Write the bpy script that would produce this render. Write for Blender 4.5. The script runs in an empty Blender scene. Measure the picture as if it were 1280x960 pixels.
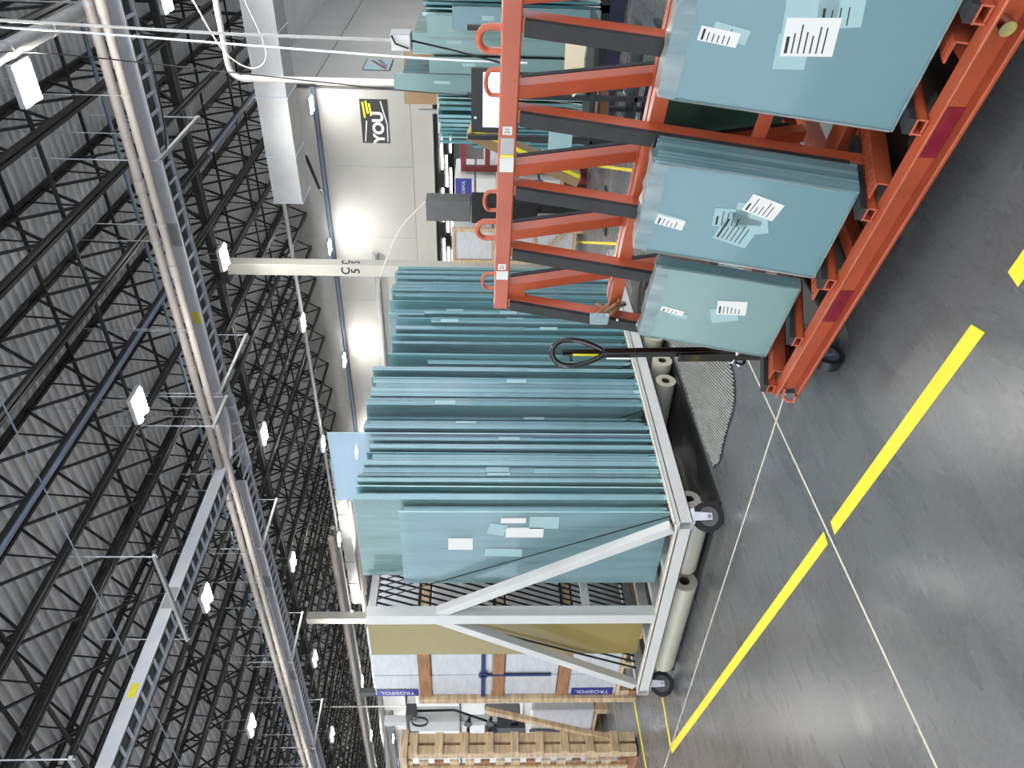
import bpy, math, random
from mathutils import Vector, Matrix, Euler
random.seed(7)
sc = bpy.context.scene
COL = sc.collection

# ------------------------------------------------------------------ camera
TH, PITCH, ROLL, FPX, EYE = math.radians(37.8), math.radians(2.3), math.radians(0.5), 945.0, 1.6
f0 = Vector((math.cos(TH), math.sin(TH), 0)); r0 = Vector((math.sin(TH), -math.cos(TH), 0)); u0 = Vector((0, 0, 1))
fwd = f0 * math.cos(PITCH) - u0 * math.sin(PITCH)
up1 = f0 * math.sin(PITCH) + u0 * math.cos(PITCH)
rgt = r0 * math.cos(ROLL) + up1 * math.sin(ROLL)
up2 = -r0 * math.sin(ROLL) + up1 * math.cos(ROLL)
cd = bpy.data.cameras.new('camera'); cam = bpy.data.objects.new('camera', cd); COL.objects.link(cam)
cd.sensor_width = 36.0; cd.sensor_fit = 'HORIZONTAL'; cd.lens = 36.0 * FPX / 1280.0
cd.clip_start = 0.05; cd.clip_end = 400
# the phone was held sideways: the world's up points to the left of the picture
xa, ya, za = -up2, rgt, -fwd
cam.matrix_world = Matrix(((xa.x, ya.x, za.x, 0), (xa.y, ya.y, za.y, 0), (xa.z, ya.z, za.z, EYE), (0, 0, 0, 1)))
sc.camera = cam

# ------------------------------------------------------------------ world, exposure
w = bpy.data.worlds.new('world'); sc.world = w; w.use_nodes = True
w.node_tree.nodes['Background'].inputs[0].default_value = (0.82, 0.9, 1.0, 1)
w.node_tree.nodes['Background'].inputs[1].default_value = 2.15
sc.view_settings.view_transform = 'Standard'; sc.view_settings.look = 'None'
sc.view_settings.gamma = 1.0; sc.view_settings.use_curve_mapping = False
sc.view_settings.exposure = 0.66
sc.cycles.transparent_max_bounces = 32
sc.cycles.max_bounces = 7
sc.cycles.caustics_reflective = False
sc.cycles.caustics_refractive = False
LAMP_STRENGTH = 225.0

# ------------------------------------------------------------------ materials
def lin(c):
    return tuple((v / 255 / 12.92 if v / 255 <= 0.04045 else ((v / 255 + 0.055) / 1.055) ** 2.4) for v in c) + (1.0,)

def mat(name, rgb, rough=0.5, metal=0.0, var=0.12, scale=6.0, bump=0.0, bscale=60.0, spec=0.5, stretch=None, coat=0.0):
    m = bpy.data.materials.new(name); m.use_nodes = True
    nt = m.node_tree; b = nt.nodes['Principled BSDF']
    tc = nt.nodes.new('ShaderNodeTexCoord'); mp = nt.nodes.new('ShaderNodeMapping')
    nt.links.new(tc.outputs['Object'], mp.inputs[0])
    if stretch: mp.inputs['Scale'].default_value = stretch
    nz = nt.nodes.new('ShaderNodeTexNoise'); nz.inputs['Scale'].default_value = scale; nz.inputs['Detail'].default_value = 4
    nt.links.new(mp.outputs[0], nz.inputs[0])
    c = lin(rgb)
    rp = nt.nodes.new('ShaderNodeValToRGB')
    rp.color_ramp.elements[0].position = 0.3; rp.color_ramp.elements[1].position = 0.7
    rp.color_ramp.elements[0].color = tuple(max(0, v * (1 - var)) for v in c[:3]) + (1,)
    rp.color_ramp.elements[1].color = tuple(min(1, v * (1 + var)) for v in c[:3]) + (1,)
    nt.links.new(nz.outputs[0], rp.inputs[0]); nt.links.new(rp.outputs[0], b.inputs['Base Color'])
    b.inputs['Roughness'].default_value = rough; b.inputs['Metallic'].default_value = metal
    b.inputs['Specular IOR Level'].default_value = spec; b.inputs['Coat Weight'].default_value = coat
    if bump:
        n2 = nt.nodes.new('ShaderNodeTexNoise'); n2.inputs['Scale'].default_value = bscale; n2.inputs['Detail'].default_value = 3
        nt.links.new(mp.outputs[0], n2.inputs[0])
        bp = nt.nodes.new('ShaderNodeBump'); bp.inputs['Strength'].default_value = bump; bp.inputs['Distance'].default_value = 0.01
        nt.links.new(n2.outputs[0], bp.inputs['Height']); nt.links.new(bp.outputs[0], b.inputs['Normal'])
    return m

def glass(name, tint, body, haze, rough=0.06, streak=0.0):
    """float glass as it stands in stock: tinted, dusty, wrapped. haze = how much of it scatters."""
    m = bpy.data.materials.new(name); m.use_nodes = True; nt = m.node_tree
    for n in list(nt.nodes): nt.nodes.remove(n)
    out = nt.nodes.new('ShaderNodeOutputMaterial')
    tr = nt.nodes.new('ShaderNodeBsdfTransparent'); tr.inputs[0].default_value = lin(tint)
    df = nt.nodes.new('ShaderNodeBsdfDiffuse'); df.inputs[0].default_value = lin(body)
    tl = nt.nodes.new('ShaderNodeBsdfTranslucent'); tl.inputs[0].default_value = lin(body)
    a = nt.nodes.new('ShaderNodeMixShader'); a.inputs[0].default_value = 0.4
    nt.links.new(df.outputs[0], a.inputs[1]); nt.links.new(tl.outputs[0], a.inputs[2])
    b = nt.nodes.new('ShaderNodeMixShader'); b.inputs[0].default_value = haze
    if streak:
        tc = nt.nodes.new('ShaderNodeTexCoord'); mp = nt.nodes.new('ShaderNodeMapping'); mp.inputs['Scale'].default_value = (9, 9, 0.5)
        nz = nt.nodes.new('ShaderNodeTexNoise'); nz.inputs['Scale'].default_value = 1.6; nz.inputs['Detail'].default_value = 5
        mr = nt.nodes.new('ShaderNodeMapRange'); mr.inputs[3].default_value = max(0, haze - streak); mr.inputs[4].default_value = min(1, haze + streak)
        mr.inputs[1].default_value = 0.3; mr.inputs[2].default_value = 0.7
        nt.links.new(tc.outputs['Object'], mp.inputs[0]); nt.links.new(mp.outputs[0], nz.inputs[0]); nt.links.new(nz.outputs[0], mr.inputs[0])
        nt.links.new(mr.outputs[0], b.inputs[0])
    nt.links.new(tr.outputs[0], b.inputs[1]); nt.links.new(a.outputs[0], b.inputs[2])
    gl = nt.nodes.new('ShaderNodeBsdfGlossy'); gl.inputs['Roughness'].default_value = rough
    lw = nt.nodes.new('ShaderNodeLayerWeight'); lw.inputs[0].default_value = 0.5
    pw_ = nt.nodes.new('ShaderNodeMath'); pw_.operation = 'POWER'; pw_.inputs[1].default_value = 4.5; nt.links.new(lw.outputs['Facing'], pw_.inputs[0])
    fr = nt.nodes.new('ShaderNodeMath'); fr.operation = 'MULTIPLY_ADD'; fr.inputs[1].default_value = 0.8; fr.inputs[2].default_value = 0.045; nt.links.new(pw_.outputs[0], fr.inputs[0])
    c = nt.nodes.new('ShaderNodeMixShader')
    nt.links.new(fr.outputs[0], c.inputs[0]); nt.links.new(b.outputs[0], c.inputs[1]); nt.links.new(gl.outputs[0], c.inputs[2])
    nt.links.new(c.outputs[0], out.inputs[0])
    return m

def emit(name, rgb, strength, sample=True):
    m = bpy.data.materials.new(name); m.use_nodes = True; nt = m.node_tree
    b = nt.nodes['Principled BSDF']; b.inputs['Base Color'].default_value = lin(rgb)
    b.inputs['Emission Color'].default_value = lin(rgb); b.inputs['Emission Strength'].default_value = strength
    if not sample: m.cycles.emission_sampling = 'NONE'
    return m

def floor_mat():
    m = bpy.data.materials.new('polished_concrete'); m.use_nodes = True; nt = m.node_tree; b = nt.nodes['Principled BSDF']
    tc = nt.nodes.new('ShaderNodeTexCoord')
    def noise(scale, detail, stretch=(1, 1, 1), dist=0.0):
        mp = nt.nodes.new('ShaderNodeMapping'); mp.inputs['Scale'].default_value = stretch
        nz = nt.nodes.new('ShaderNodeTexNoise'); nz.inputs['Scale'].default_value = scale; nz.inputs['Detail'].default_value = detail
        nz.inputs['Distortion'].default_value = dist
        nt.links.new(tc.outputs['Object'], mp.inputs[0]); nt.links.new(mp.outputs[0], nz.inputs[0]); return nz
    n1 = noise(0.9, 8, dist=0.3); n2 = noise(40, 8); n3 = noise(2.2, 9, (1, 3, 1), 0.6)
    r1 = nt.nodes.new('ShaderNodeValToRGB')
    r1.color_ramp.elements[0].position = 0.3; r1.color_ramp.elements[0].color = lin((88, 89, 92))
    r1.color_ramp.elements[1].position = 0.72; r1.color_ramp.elements[1].color = lin((105, 106, 109))
    nt.links.new(n1.outputs[0], r1.inputs[0])
    mx = nt.nodes.new('ShaderNodeMix'); mx.data_type = 'RGBA'; mx.blend_type = 'OVERLAY'; mx.inputs[0].default_value = 0.38
    nt.links.new(r1.outputs[0], mx.inputs[6]); nt.links.new(n2.outputs[0], mx.inputs[7])
    mx2 = nt.nodes.new('ShaderNodeMix'); mx2.data_type = 'RGBA'; mx2.blend_type = 'OVERLAY'; mx2.inputs[0].default_value = 0.26
    nt.links.new(mx.outputs[2], mx2.inputs[6]); nt.links.new(n3.outputs[0], mx2.inputs[7])
    # pale chips and scratches
    vo = nt.nodes.new('ShaderNodeTexVoronoi'); vo.inputs['Scale'].default_value = 2.3
    nt.links.new(tc.outputs['Object'], vo.inputs[0])
    r3 = nt.nodes.new('ShaderNodeValToRGB'); r3.color_ramp.elements[0].position = 0.014; r3.color_ramp.elements[0].color = (1, 1, 1, 1)
    r3.color_ramp.elements[1].position = 0.03; r3.color_ramp.elements[1].color = (0, 0, 0, 1)
    nt.links.new(vo.outputs['Distance'], r3.inputs[0])
    mx3 = nt.nodes.new('ShaderNodeMix'); mx3.data_type = 'RGBA'; mx3.inputs[7].default_value = lin((190, 190, 186))
    nt.links.new(r3.outputs[0], mx3.inputs[0]); nt.links.new(mx2.outputs[2], mx3.inputs[6])
    nt.links.new(mx3.outputs[2], b.inputs['Base Color'])
    mr = nt.nodes.new('ShaderNodeMapRange'); mr.inputs[3].default_value = 0.18; mr.inputs[4].default_value = 0.38
    nt.links.new(n3.outputs[0], mr.inputs[0]); nt.links.new(mr.outputs[0], b.inputs['Roughness'])
    bp = nt.nodes.new('ShaderNodeBump'); bp.inputs['Strength'].default_value = 0.05; bp.inputs['Distance'].default_value = 0.01
    nt.links.new(n2.outputs[0], bp.inputs['Height']); nt.links.new(bp.outputs[0], b.inputs['Normal'])
    return m

def wood(name, rgb, var=0.3):
    return mat(name, rgb, 0.7, 0, var, 5.0, 0.25, 30, stretch=(1, 1, 6))

FLOOR = floor_mat()
DECK = mat('galvanised_deck', (222, 221, 222), 0.55, 0.0, 0.08, 1.5)
STEEL = mat('black_joist_steel', (20, 20, 21), 0.5, 0.0, 0.2, 3)
WALLM = mat('pale_wall_panel', (168, 166, 161), 0.65, 0, 0.04, 1.0)
WALLG = mat('grey_wall_panel', (172, 170, 167), 0.65, 0, 0.05, 1.0)
WALLB = mat('beige_wall_band', (176, 172, 164), 0.6, 0, 0.04, 1.0)
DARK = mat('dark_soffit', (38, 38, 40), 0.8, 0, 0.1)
GALV = mat('galvanised_steel', (226, 228, 234), 0.36, 0.3, 0.06, 3)
GALVD = mat('dull_galvanised_steel', (168, 168, 168), 0.5, 0.2, 0.08, 5)
PVC = mat('warm_grey_pipe', (166, 158, 152), 0.5, 0, 0.07, 4)
PVCW = mat('white_pipe', (222, 218, 212), 0.45, 0, 0.04, 4)
BLUEPIPE = mat('slate_blue_pipe', (104, 116, 136), 0.45, 0.1, 0.1, 3)
DUCTM = mat('sheet_metal_duct', (222, 222, 222), 0.38, 0.3, 0.08, 2)
CREAM = mat('cream_column_paint', (178, 175, 166), 0.5, 0, 0.04, 3)
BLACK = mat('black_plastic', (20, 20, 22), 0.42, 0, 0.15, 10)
RUBBER = mat('black_rubber', (36, 37, 39), 0.72, 0, 0.3, 14, 0.2, 50)
GLOSSBLACK = mat('gloss_black_enamel', (12, 12, 13), 0.16, 0, 0.1, 8, coat=0.4)
WHITE = mat('white_enamel', (198, 198, 196), 0.42, 0, 0.05, 5, 0.05)
CHALK = mat('chipped_white_ledge', (214, 208, 196), 0.7, 0, 0.12, 40, 0.3)
ORANGE = mat('orange_enamel', (172, 82, 54), 0.3, 0, 0.12, 4, 0.05, 40)
REDTAPE = mat('dark_red_reflector', (128, 30, 50), 0.3, 0, 0.2, 20)
YELLOW = mat('yellow_floor_tape', (244, 226, 60), 0.5, 0, 0.07, 9, 0.15, 120)
YELLOWP = mat('yellow_sticker', (236, 220, 40), 0.5, 0, 0.08, 30)
CHROME = mat('chrome', (190, 190, 192), 0.2, 1.0, 0.05)
WOOD = wood('pale_pine', (192, 168, 136))
WOODB = wood('brown_pine', (150, 106, 72))
CARD = mat('corrugated_cardboard', (158, 130, 98), 0.8, 0, 0.1, 6)
WRAPW = mat('white_shrink_wrap', (188, 190, 194), 0.3, 0, 0.09, 5, 0.5, 14, stretch=(1, 1, 4))
BLUE = mat('royal_blue_print', (38, 44, 136), 0.4, 0, 0.15, 12)
BLUESTRAP = mat('navy_webbing', (30, 46, 96), 0.7, 0, 0.15, 30)
PAPER = mat('white_paper', (214, 214, 212), 0.6, 0, 0.02)
PAPERU = mat('paper_under_film', (150, 180, 183), 0.55, 0, 0.05)
INK = mat('printed_ink', (40, 40, 42), 0.7, 0, 0.1)
FILM = mat('stretch_film_roll', (176, 173, 156), 0.28, 0, 0.05, 4, spec=0.5)
COREM = mat('brown_core_tube', (66, 54, 44), 0.8, 0, 0.1)
BRONZE = mat('bronze_tinted_panel', (136, 120, 62), 0.34, 0, 0.08, 2)
REDM = mat('dark_red_frame', (120, 34, 40), 0.45, 0, 0.15)
MATG = mat('grey_ribbed_mat', (168, 168, 165), 0.5, 0, 0.2, 20)
DGREY = mat('dark_grey_enclosure', (92, 92, 93), 0.5, 0, 0.08)
CREAMB = mat('cream_plywood', (236, 218, 188), 0.6, 0, 0.06)
NAVY = mat('navy_curtain', (22, 28, 52), 0.6, 0, 0.2, 8)
SCREEN = emit('monitor_screen', (196, 208, 240), 1.0, False)
LAMP = emit('led_lens', (255, 253, 246), LAMP_STRENGTH)
LAMPW = emit('led_strip', (255, 253, 248), 9.0, False)
G_TEAL = glass('clear_float_glass', (206, 232, 232), (166, 205, 210), 0.42, streak=0.14)
G_DEEP = glass('deep_teal_glass', (172, 210, 214), (124, 172, 180), 0.44, streak=0.16)
G_PALE = glass('pale_green_glass', (220, 238, 232), (188, 216, 204), 0.40, streak=0.16)
G_BLUE = glass('sky_blue_glass', (210, 228, 238), (186, 208, 224), 0.7)
G_EDGE = mat('green_glass_edge', (92, 140, 148), 0.25, 0, 0.25, 9, stretch=(1, 1, 0.3))
G_EDGEL = mat('pale_glass_edge', (158, 190, 192), 0.25, 0, 0.2, 9, stretch=(1, 1, 0.3))
G_PACK = glass('packed_glass_face', (170, 208, 212), (140, 182, 190), 0.8, 0.09)
G_FRONT = glass('front_sheet_glass', (216, 236, 238), (186, 216, 222), 0.34, 0.05, 0.05)
G_PACKL = glass('hazy_packed_glass', (186, 214, 212), (158, 192, 190), 0.85, 0.12)
G_EDGEM = mat('mid_glass_edge', (122, 166, 172), 0.25, 0, 0.25, 9, stretch=(1, 1, 0.3))
G_EDGEK = mat('dark_glass_edge', (66, 116, 124), 0.25, 0, 0.25, 9, stretch=(1, 1, 0.3))
G_PACKD = glass('dark_green_glass_face', (130, 180, 170), (110, 165, 152), 0.7, 0.09)  # darker green glass of the packs on the cart's far side
FILMC = glass('stretch_film', (230, 240, 242), (186, 215, 221), 0.32, 0.12, 0.12)
WRAPC = glass('clear_wrap_bunched', (230, 238, 238), (196, 210, 212), 0.42, 0.3, 0.25)

# ------------------------------------------------------------------ mesh builder
class MB:
    def __init__(s): s.v = []; s.f = []; s.m = []; s.sm = []
    def add(s, vs, fs, mi=0, smooth=False):
        b = len(s.v); s.v += [tuple(v) for v in vs]
        for f in fs: s.f.append(tuple(b + i for i in f)); s.m.append(mi); s.sm.append(smooth)
        return s
    def hexa(s, p, mi=0):
        return s.add(p, [(0, 3, 2, 1), (4, 5, 6, 7), (0, 1, 5, 4), (1, 2, 6, 5), (2, 3, 7, 6), (3, 0, 4, 7)], mi)
    def box(s, x0, x1, y0, y1, z0, z1, mi=0):
        x0, x1 = min(x0, x1), max(x0, x1); y0, y1 = min(y0, y1), max(y0, y1); z0, z1 = min(z0, z1), max(z0, z1)
        return s.hexa([(x0, y0, z0), (x1, y0, z0), (x1, y1, z0), (x0, y1, z0), (x0, y0, z1), (x1, y0, z1), (x1, y1, z1), (x0, y1, z1)], mi)
    def bar(s, p0, p1, w, h, up=(0, 0, 1), mi=0):
        p0, p1 = Vector(p0), Vector(p1); d = (p1 - p0).normalized(); up = Vector(up)
        if abs(d.dot(up)) > 0.98: up = Vector((1, 0, 0))
        sd = d.cross(up).normalized(); u = sd.cross(d).normalized(); a, b = sd * w / 2, u * h / 2
        return s.hexa([p0 - a - b, p0 + a - b, p1 + a - b, p1 - a - b, p0 - a + b, p0 + a + b, p1 + a + b, p1 - a + b], mi)
    def tube(s, p0, p1, r, n=8, r2=None, mi=0, caps=True):
        p0, p1 = Vector(p0), Vector(p1); d = (p1 - p0).normalized(); up = Vector((0, 0, 1))
        if abs(d.dot(up)) > 0.98: up = Vector((1, 0, 0))
        a = d.cross(up).normalized(); b = a.cross(d); r2 = r if r2 is None else r2
        vs = [p0 + (a * math.cos(2 * math.pi * i / n) + b * math.sin(2 * math.pi * i / n)) * r for i in range(n)]
        vs += [p1 + (a * math.cos(2 * math.pi * i / n) + b * math.sin(2 * math.pi * i / n)) * r2 for i in range(n)]
        s.add(vs, [(i, i + n, (i + 1) % n + n, (i + 1) % n) for i in range(n)], mi, n > 6)
        if caps: s.add(vs, [tuple(range(n)), tuple(range(2 * n - 1, n - 1, -1))], mi)
        return s
    def path(s, pts, r, n=6, mi=0, closed=False):
        pts = [Vector(p) for p in pts]; N = len(pts); rings = []
        prev = None
        for i in range(N):
            if closed: d = pts[(i + 1) % N] - pts[i - 1]
            else: d = pts[min(i + 1, N - 1)] - pts[max(i - 1, 0)]
            d.normalize()
            if prev is None:
                up = Vector((0, 0, 1)) if abs(d.z) < 0.9 else Vector((1, 0, 0)); a = d.cross(up).normalized()
            else: a = (prev - d * prev.dot(d)).normalized()
            prev = a; b = d.cross(a)
            rings.append([pts[i] + (a * math.cos(2 * math.pi * k / n) + b * math.sin(2 * math.pi * k / n)) * r for k in range(n)])
        vs = [v for rg in rings for v in rg]; fs = []
        for i in range(N if closed else N - 1):
            j = (i + 1) % N
            for k in range(n): fs.append((i * n + k, j * n + k, j * n + (k + 1) % n, i * n + (k + 1) % n))
        if not closed: fs += [tuple(range(n - 1, -1, -1)), tuple((N - 1) * n + k for k in range(n))]
        return s.add(vs, fs, mi, True)
    def ring(s, c, ax, r0, r1, h, n=20, mi=0, mi_in=None):
        """hollow cylinder: outer radius r1, inner r0, from c along ax for h"""
        c, ax = Vector(c), Vector(ax).normalized(); up = Vector((0, 0, 1)) if abs(ax.z) < 0.9 else Vector((1, 0, 0))
        a = ax.cross(up).normalized(); b = a.cross(ax); vs = []
        for (r, t) in ((r1, 0), (r1, h), (r0, h), (r0, 0)):
            vs += [c + ax * t + (a * math.cos(2 * math.pi * i / n) + b * math.sin(2 * math.pi * i / n)) * r for i in range(n)]
        for k in range(4):
            k2 = (k + 1) % 4
            s.add(vs, [(k * n + i, k2 * n + i, k2 * n + (i + 1) % n, k * n + (i + 1) % n) for i in range(n)],
                  (mi_in if (k == 2 and mi_in is not None) else mi), k in (0, 2))
        return s
    def poly(s, pts, nrm, t, mi=0):
        """flat outline pts (3d) given thickness t along nrm"""
        nrm = Vector(nrm).normalized() * t; P = [Vector(p) for p in pts]; n = len(P)
        vs = P + [p + nrm for p in P]
        return s.add(vs, [tuple(range(n - 1, -1, -1)), tuple(range(n, 2 * n))] + [(i, (i + 1) % n, (i + 1) % n + n, i + n) for i in range(n)], mi)
    def mesh(s, name, mats):
        me = bpy.data.meshes.new(name); me.from_pydata(s.v, [], s.f)
        for m in (mats if isinstance(mats, (list, tuple)) else [mats]): me.materials.append(m)
        me.polygons.foreach_set('material_index', s.m); me.polygons.foreach_set('use_smooth', s.sm); me.update()
        return me
    def build(s, name, mats, parent=None, bevel=0.0, loc=None):
        o = bpy.data.objects.new(name, s.mesh(name, mats)); COL.objects.link(o)
        if parent: o.parent = parent
        if loc: o.location = loc
        if bevel:
            b = o.modifiers.new('bevel', 'BEVEL'); b.width = bevel; b.segments = 2; b.limit_method = 'ANGLE'
        return o

def inst(name, me, parent=None, loc=(0, 0, 0), rot=(0, 0, 0), scale=None):
    o = bpy.data.objects.new(name, me); COL.objects.link(o); o.parent = parent; o.location = loc; o.rotation_euler = rot
    if scale: o.scale = scale
    return o
def tag(o, label, cat, group=None, kind=None):
    o['label'] = label
    if cat: o['category'] = cat
    if group: o['group'] = group
    if kind: o['kind'] = kind
    return o
def thing(name, label, cat, loc=(0, 0, 0), rz=0.0, group=None):
    o = bpy.data.objects.new(name, None); COL.objects.link(o); o.empty_display_size = 0.1
    o.location = loc; o.rotation_euler = (0, 0, rz)
    return tag(o, label, cat, group)
def struct(o, label=None):
    o['kind'] = 'structure'
    if label: o['label'] = label
    return o
def text_mesh(body, size, material, align='CENTER', extrude=0.0005, bold=0.0):
    c = bpy.data.curves.new('lettering', 'FONT'); c.body = body; c.size = size; c.align_x = align; c.align_y = 'CENTER'; c.extrude = extrude; c.offset = bold
    o = bpy.data.objects.new('lettering', c); COL.objects.link(o)
    bpy.context.view_layer.update()
    me = bpy.data.meshes.new_from_object(o.evaluated_get(bpy.context.evaluated_depsgraph_get()))
    bpy.data.objects.remove(o); me.materials.clear(); me.materials.append(material)
    return me
def text(body, size, material, parent, origin, xdir, ydir, name='lettering', bold=0.0):
    """place flat lettering: xdir = reading direction, ydir = up of the letters"""
    o = bpy.data.objects.new(name, text_mesh(body, size, material, bold=bold)); COL.objects.link(o)
    x, y = Vector(xdir).normalized(), Vector(ydir).normalized(); z = x.cross(y)
    o.parent = parent
    o.matrix_local = Matrix(((x.x, y.x, z.x, origin[0]), (x.y, y.y, z.y, origin[1]), (x.z, y.z, z.z, origin[2]), (0, 0, 0, 1)))
    return o
def smooth(pts, n=6):
    P = [Vector(p) for p in pts]; P = [P[0] * 2 - P[1]] + P + [P[-1] * 2 - P[-2]]; out = []
    for i in range(1, len(P) - 2):
        for k in range(n):
            t = k / n; a, b, c, d = P[i - 1], P[i], P[i + 1], P[i + 2]
            out.append(0.5 * ((2 * b) + (c - a) * t + (2 * a - 5 * b + 4 * c - d) * t * t + (3 * b - a - 3 * c + d) * t ** 3))
    return out + [P[-2]]
ORD = ['first', 'second', 'third', 'fourth', 'fifth', 'sixth', 'seventh', 'eighth', 'ninth', 'tenth', 'eleventh', 'twelfth', 'thirteenth',
       'fourteenth', 'fifteenth', 'sixteenth', 'seventeenth', 'eighteenth', 'nineteenth']
def ordinal(i):
    if i < 19: return ORD[i]
    t, u = divmod(i + 1, 10); tens = {2: 'twent', 3: 'thirt', 4: 'fort', 5: 'fift', 6: 'sixt', 7: 'sevent'}[t]
    return tens + 'ieth' if u == 0 else tens + 'y-' + ORD[u - 1]

# ================================================================== THE BUILDING
XW = 21.6           # inner face of the long end wall
YC = 6.4            # outside corner where the wall turns away
ZD = 7.65           # underside of the roof deck
o = MB().box(-14, 48, -14, 80, -0.2, 0.0).build('floor', FLOOR); struct(o, 'grey polished concrete floor with scuffs and saw cuts')
# saw-cut joints, filled pale
for i, (x0, x1, y0, y1) in enumerate(((-14, 48, 2.622, 2.634), (3.075, 3.087, -14, 80), (-14, 48, 8.45, 8.462), (9.0, 9.014, -14, 80), (-14, 48, -3.2, -3.188))):
    struct(MB().box(x0, x1, y0, y1, -0.01, 0.0012).build('trim_%d' % (i + 1), GALVD if i > 1 else CHALK), 'thin pale filled saw cut in the concrete floor')

# corrugated roof deck: trapezoid flutes running along Y
mb = MB(); pitch = 0.19; x = -14.0; prof = []
while x < 34:
    prof += [(x, ZD + 0.045), (x + 0.075, ZD + 0.045), (x + 0.10, ZD), (x + 0.165, ZD)]; x += pitch
vs = [(p[0], -14, p[1]) for p in prof] + [(p[0], 80, p[1]) for p in prof]; n = len(prof)
mb.add(vs, [(i, i + n, i + n + 1, i + 1) for i in range(n - 1)])
mb.box(-14, 34, -14, 80, ZD + 0.06, ZD + 0.1)
struct(mb.build('ceiling', DECK), 'fluted galvanised roof deck')

# end wall: upright panels above a beige band, open below into a lower hall
wr = MB().box(XW + 0.05, XW + 0.2, YC, 80, 3.05, ZD).build('wall_right', WALLG); struct(wr, 'pale panelled end wall under the joists')
pm = MB().box(0, 0.05, 0.003, 2.297, 3.68, 6.35).mesh('panel', WALLM)
pu = MB().box(0, 0.05, 0.003, 2.297, 6.36, ZD - 0.02).mesh('upper_panel', WALLG)
y = YC
k = 0
while y < 48:
    inst('panel', pm, wr, (XW, y, 0)); inst('upper_panel', pu, wr, (XW, y, 0)); y += 2.3; k += 1
MB().box(XW - 0.06, XW + 0.06, YC - 0.02, 60, 3.05, 3.66).build('beige_band', WALLB, wr)
wc = MB().box(XW, 34, YC - 0.05, YC + 0.1, 3.05, ZD).build('wall_recess', WALLG); struct(wc, 'grey return wall running away behind the end wall')
MB().box(XW, 34, YC - 0.09, YC - 0.05, 6.3, 6.42).build('ledge', WALLM, wc)
wf = MB().box(34, 34.2, -14, YC, 0, ZD).build('wall_far', WALLG); struct(wf, 'grey far wall beyond the return')
wb = MB().box(36, 36.2, YC, 80, 0, 3.05).build('wall_back', WALLB); struct(wb, 'dim back wall of the lower hall')
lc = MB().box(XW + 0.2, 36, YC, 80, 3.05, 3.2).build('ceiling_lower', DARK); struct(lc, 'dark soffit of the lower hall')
# sectional dock door on the far wall
dd = thing('dock_door', 'white sectional dock door high on the grey far wall', 'door', (33.95, 5.4, 0))
for i in range(6):
    MB().box(-0.05, 0.0, -3.2, 0.0, 3.5 + i * 0.52, 3.5 + i * 0.52 + 0.5).build('door_section', WALLM, dd)
MB().bar((-0.1, 0.1, 3.4), (-0.1, 0.1, 6.8), 0.1, 0.1).bar((-0.1, -3.3, 6.75), (-0.1, 0.15, 6.75), 0.1, 0.12).build('door_track', GALVD, dd)

# ------------------------------------------------------------------ roof steel
JX0, JX1 = -9.0, XW - 0.2
ZB, ZT = 6.80, 7.60
def joist_meshes():
    top = MB().box(JX0, JX1 + 0.15, -0.06, -0.012, ZT - 0.05, ZT).box(JX0, JX1 + 0.15, 0.012, 0.06, ZT - 0.05, ZT)
    bot = MB().box(JX0, JX1 - 0.6, -0.06, -0.012, ZB - 0.025, ZB + 0.03).box(JX0, JX1 - 0.6, 0.012, 0.06, ZB - 0.025, ZB + 0.03)
    web = MB(); p = 1.04; x = JX1 - 0.6
    web.bar((JX1, 0, ZT - 0.03), (x, 0, ZB), 0.03, 0.03)
    while x > JX0 + p:
        web.bar((x, 0, ZB), (x - p / 2, 0, ZT - 0.03), 0.032, 0.032).bar((x - p / 2, 0, ZT - 0.03), (x - p, 0, ZB), 0.032, 0.032)
        web.bar((x - p, 0, ZB), (x - p + 0.08, 0, ZT - 0.03), 0.018, 0.018)
        x -= p
    return top.mesh('top_chord', STEEL), bot.mesh('bottom_chord', STEEL), web.mesh('web', STEEL)
jt, jb, jw = joist_meshes()
for k in range(-6, 52):
    j = thing('roof_joist', 'black open-web roof joist, %s counted along the hall from the return wall side' % ordinal(k + 6), 'joist', (0, 4.38 + 1.095 * k, 0), 0, 'open-web roof joists')
    inst('top_chord', jt, j); inst('bottom_chord', jb, j); inst('web', jw, j)

# girder on the column line, running along Y
def girder(X, label):
    g = thing('joist_girder', label, 'girder', (X, 0, 0))
    for nm, z, h in (('top_chord', 7.5, 0.1), ('bottom_chord', 6.86, 0.12)):
        MB().box(-0.11, -0.015, -8, 70, z - h / 2, z + h / 2).box(0.015, 0.11, -8, 70, z - h / 2, z + h / 2).build(nm, STEEL, g)
    wb_ = MB(); y = -7.66
    while y < 68:
        wb_.bar((0, y, 6.86), (0, y + 0.547, 7.5), 0.05, 0.05).bar((0, y + 0.547, 7.5), (0, y + 1.095, 6.86), 0.05, 0.05).bar((0, y + .547, 7.5), (0, y + .547, 6.86), .04, .04)
        y += 1.095
    wb_.build('web', STEEL, g)
girder(13.4, 'black joist girder resting on the cream columns')
girder(1.2, 'black joist girder nearest the camera overhead')
# bridging angles across the joists
for i, (X, z) in enumerate(((5.0, 6.84), (5.1, 7.5), (8.9, 6.84), (9.0, 7.5), (11.3, 7.5), (11.2, 6.84), (16.2, 6.84), (16.3, 7.5), (18.9, 6.84), (19.0, 7.5))):
    b = MB().box(X - 0.02, X + 0.02, -8, 68, z - 0.02, z + 0.02).build('bridging_angle', STEEL)
    tag(b, 'thin black %s bridging angle crossing the joists, %s in distance' % ('upper' if z > 7 else 'lower', ORD[i // 2]), 'steel angle', 'bridging angles between the joists')

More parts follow.
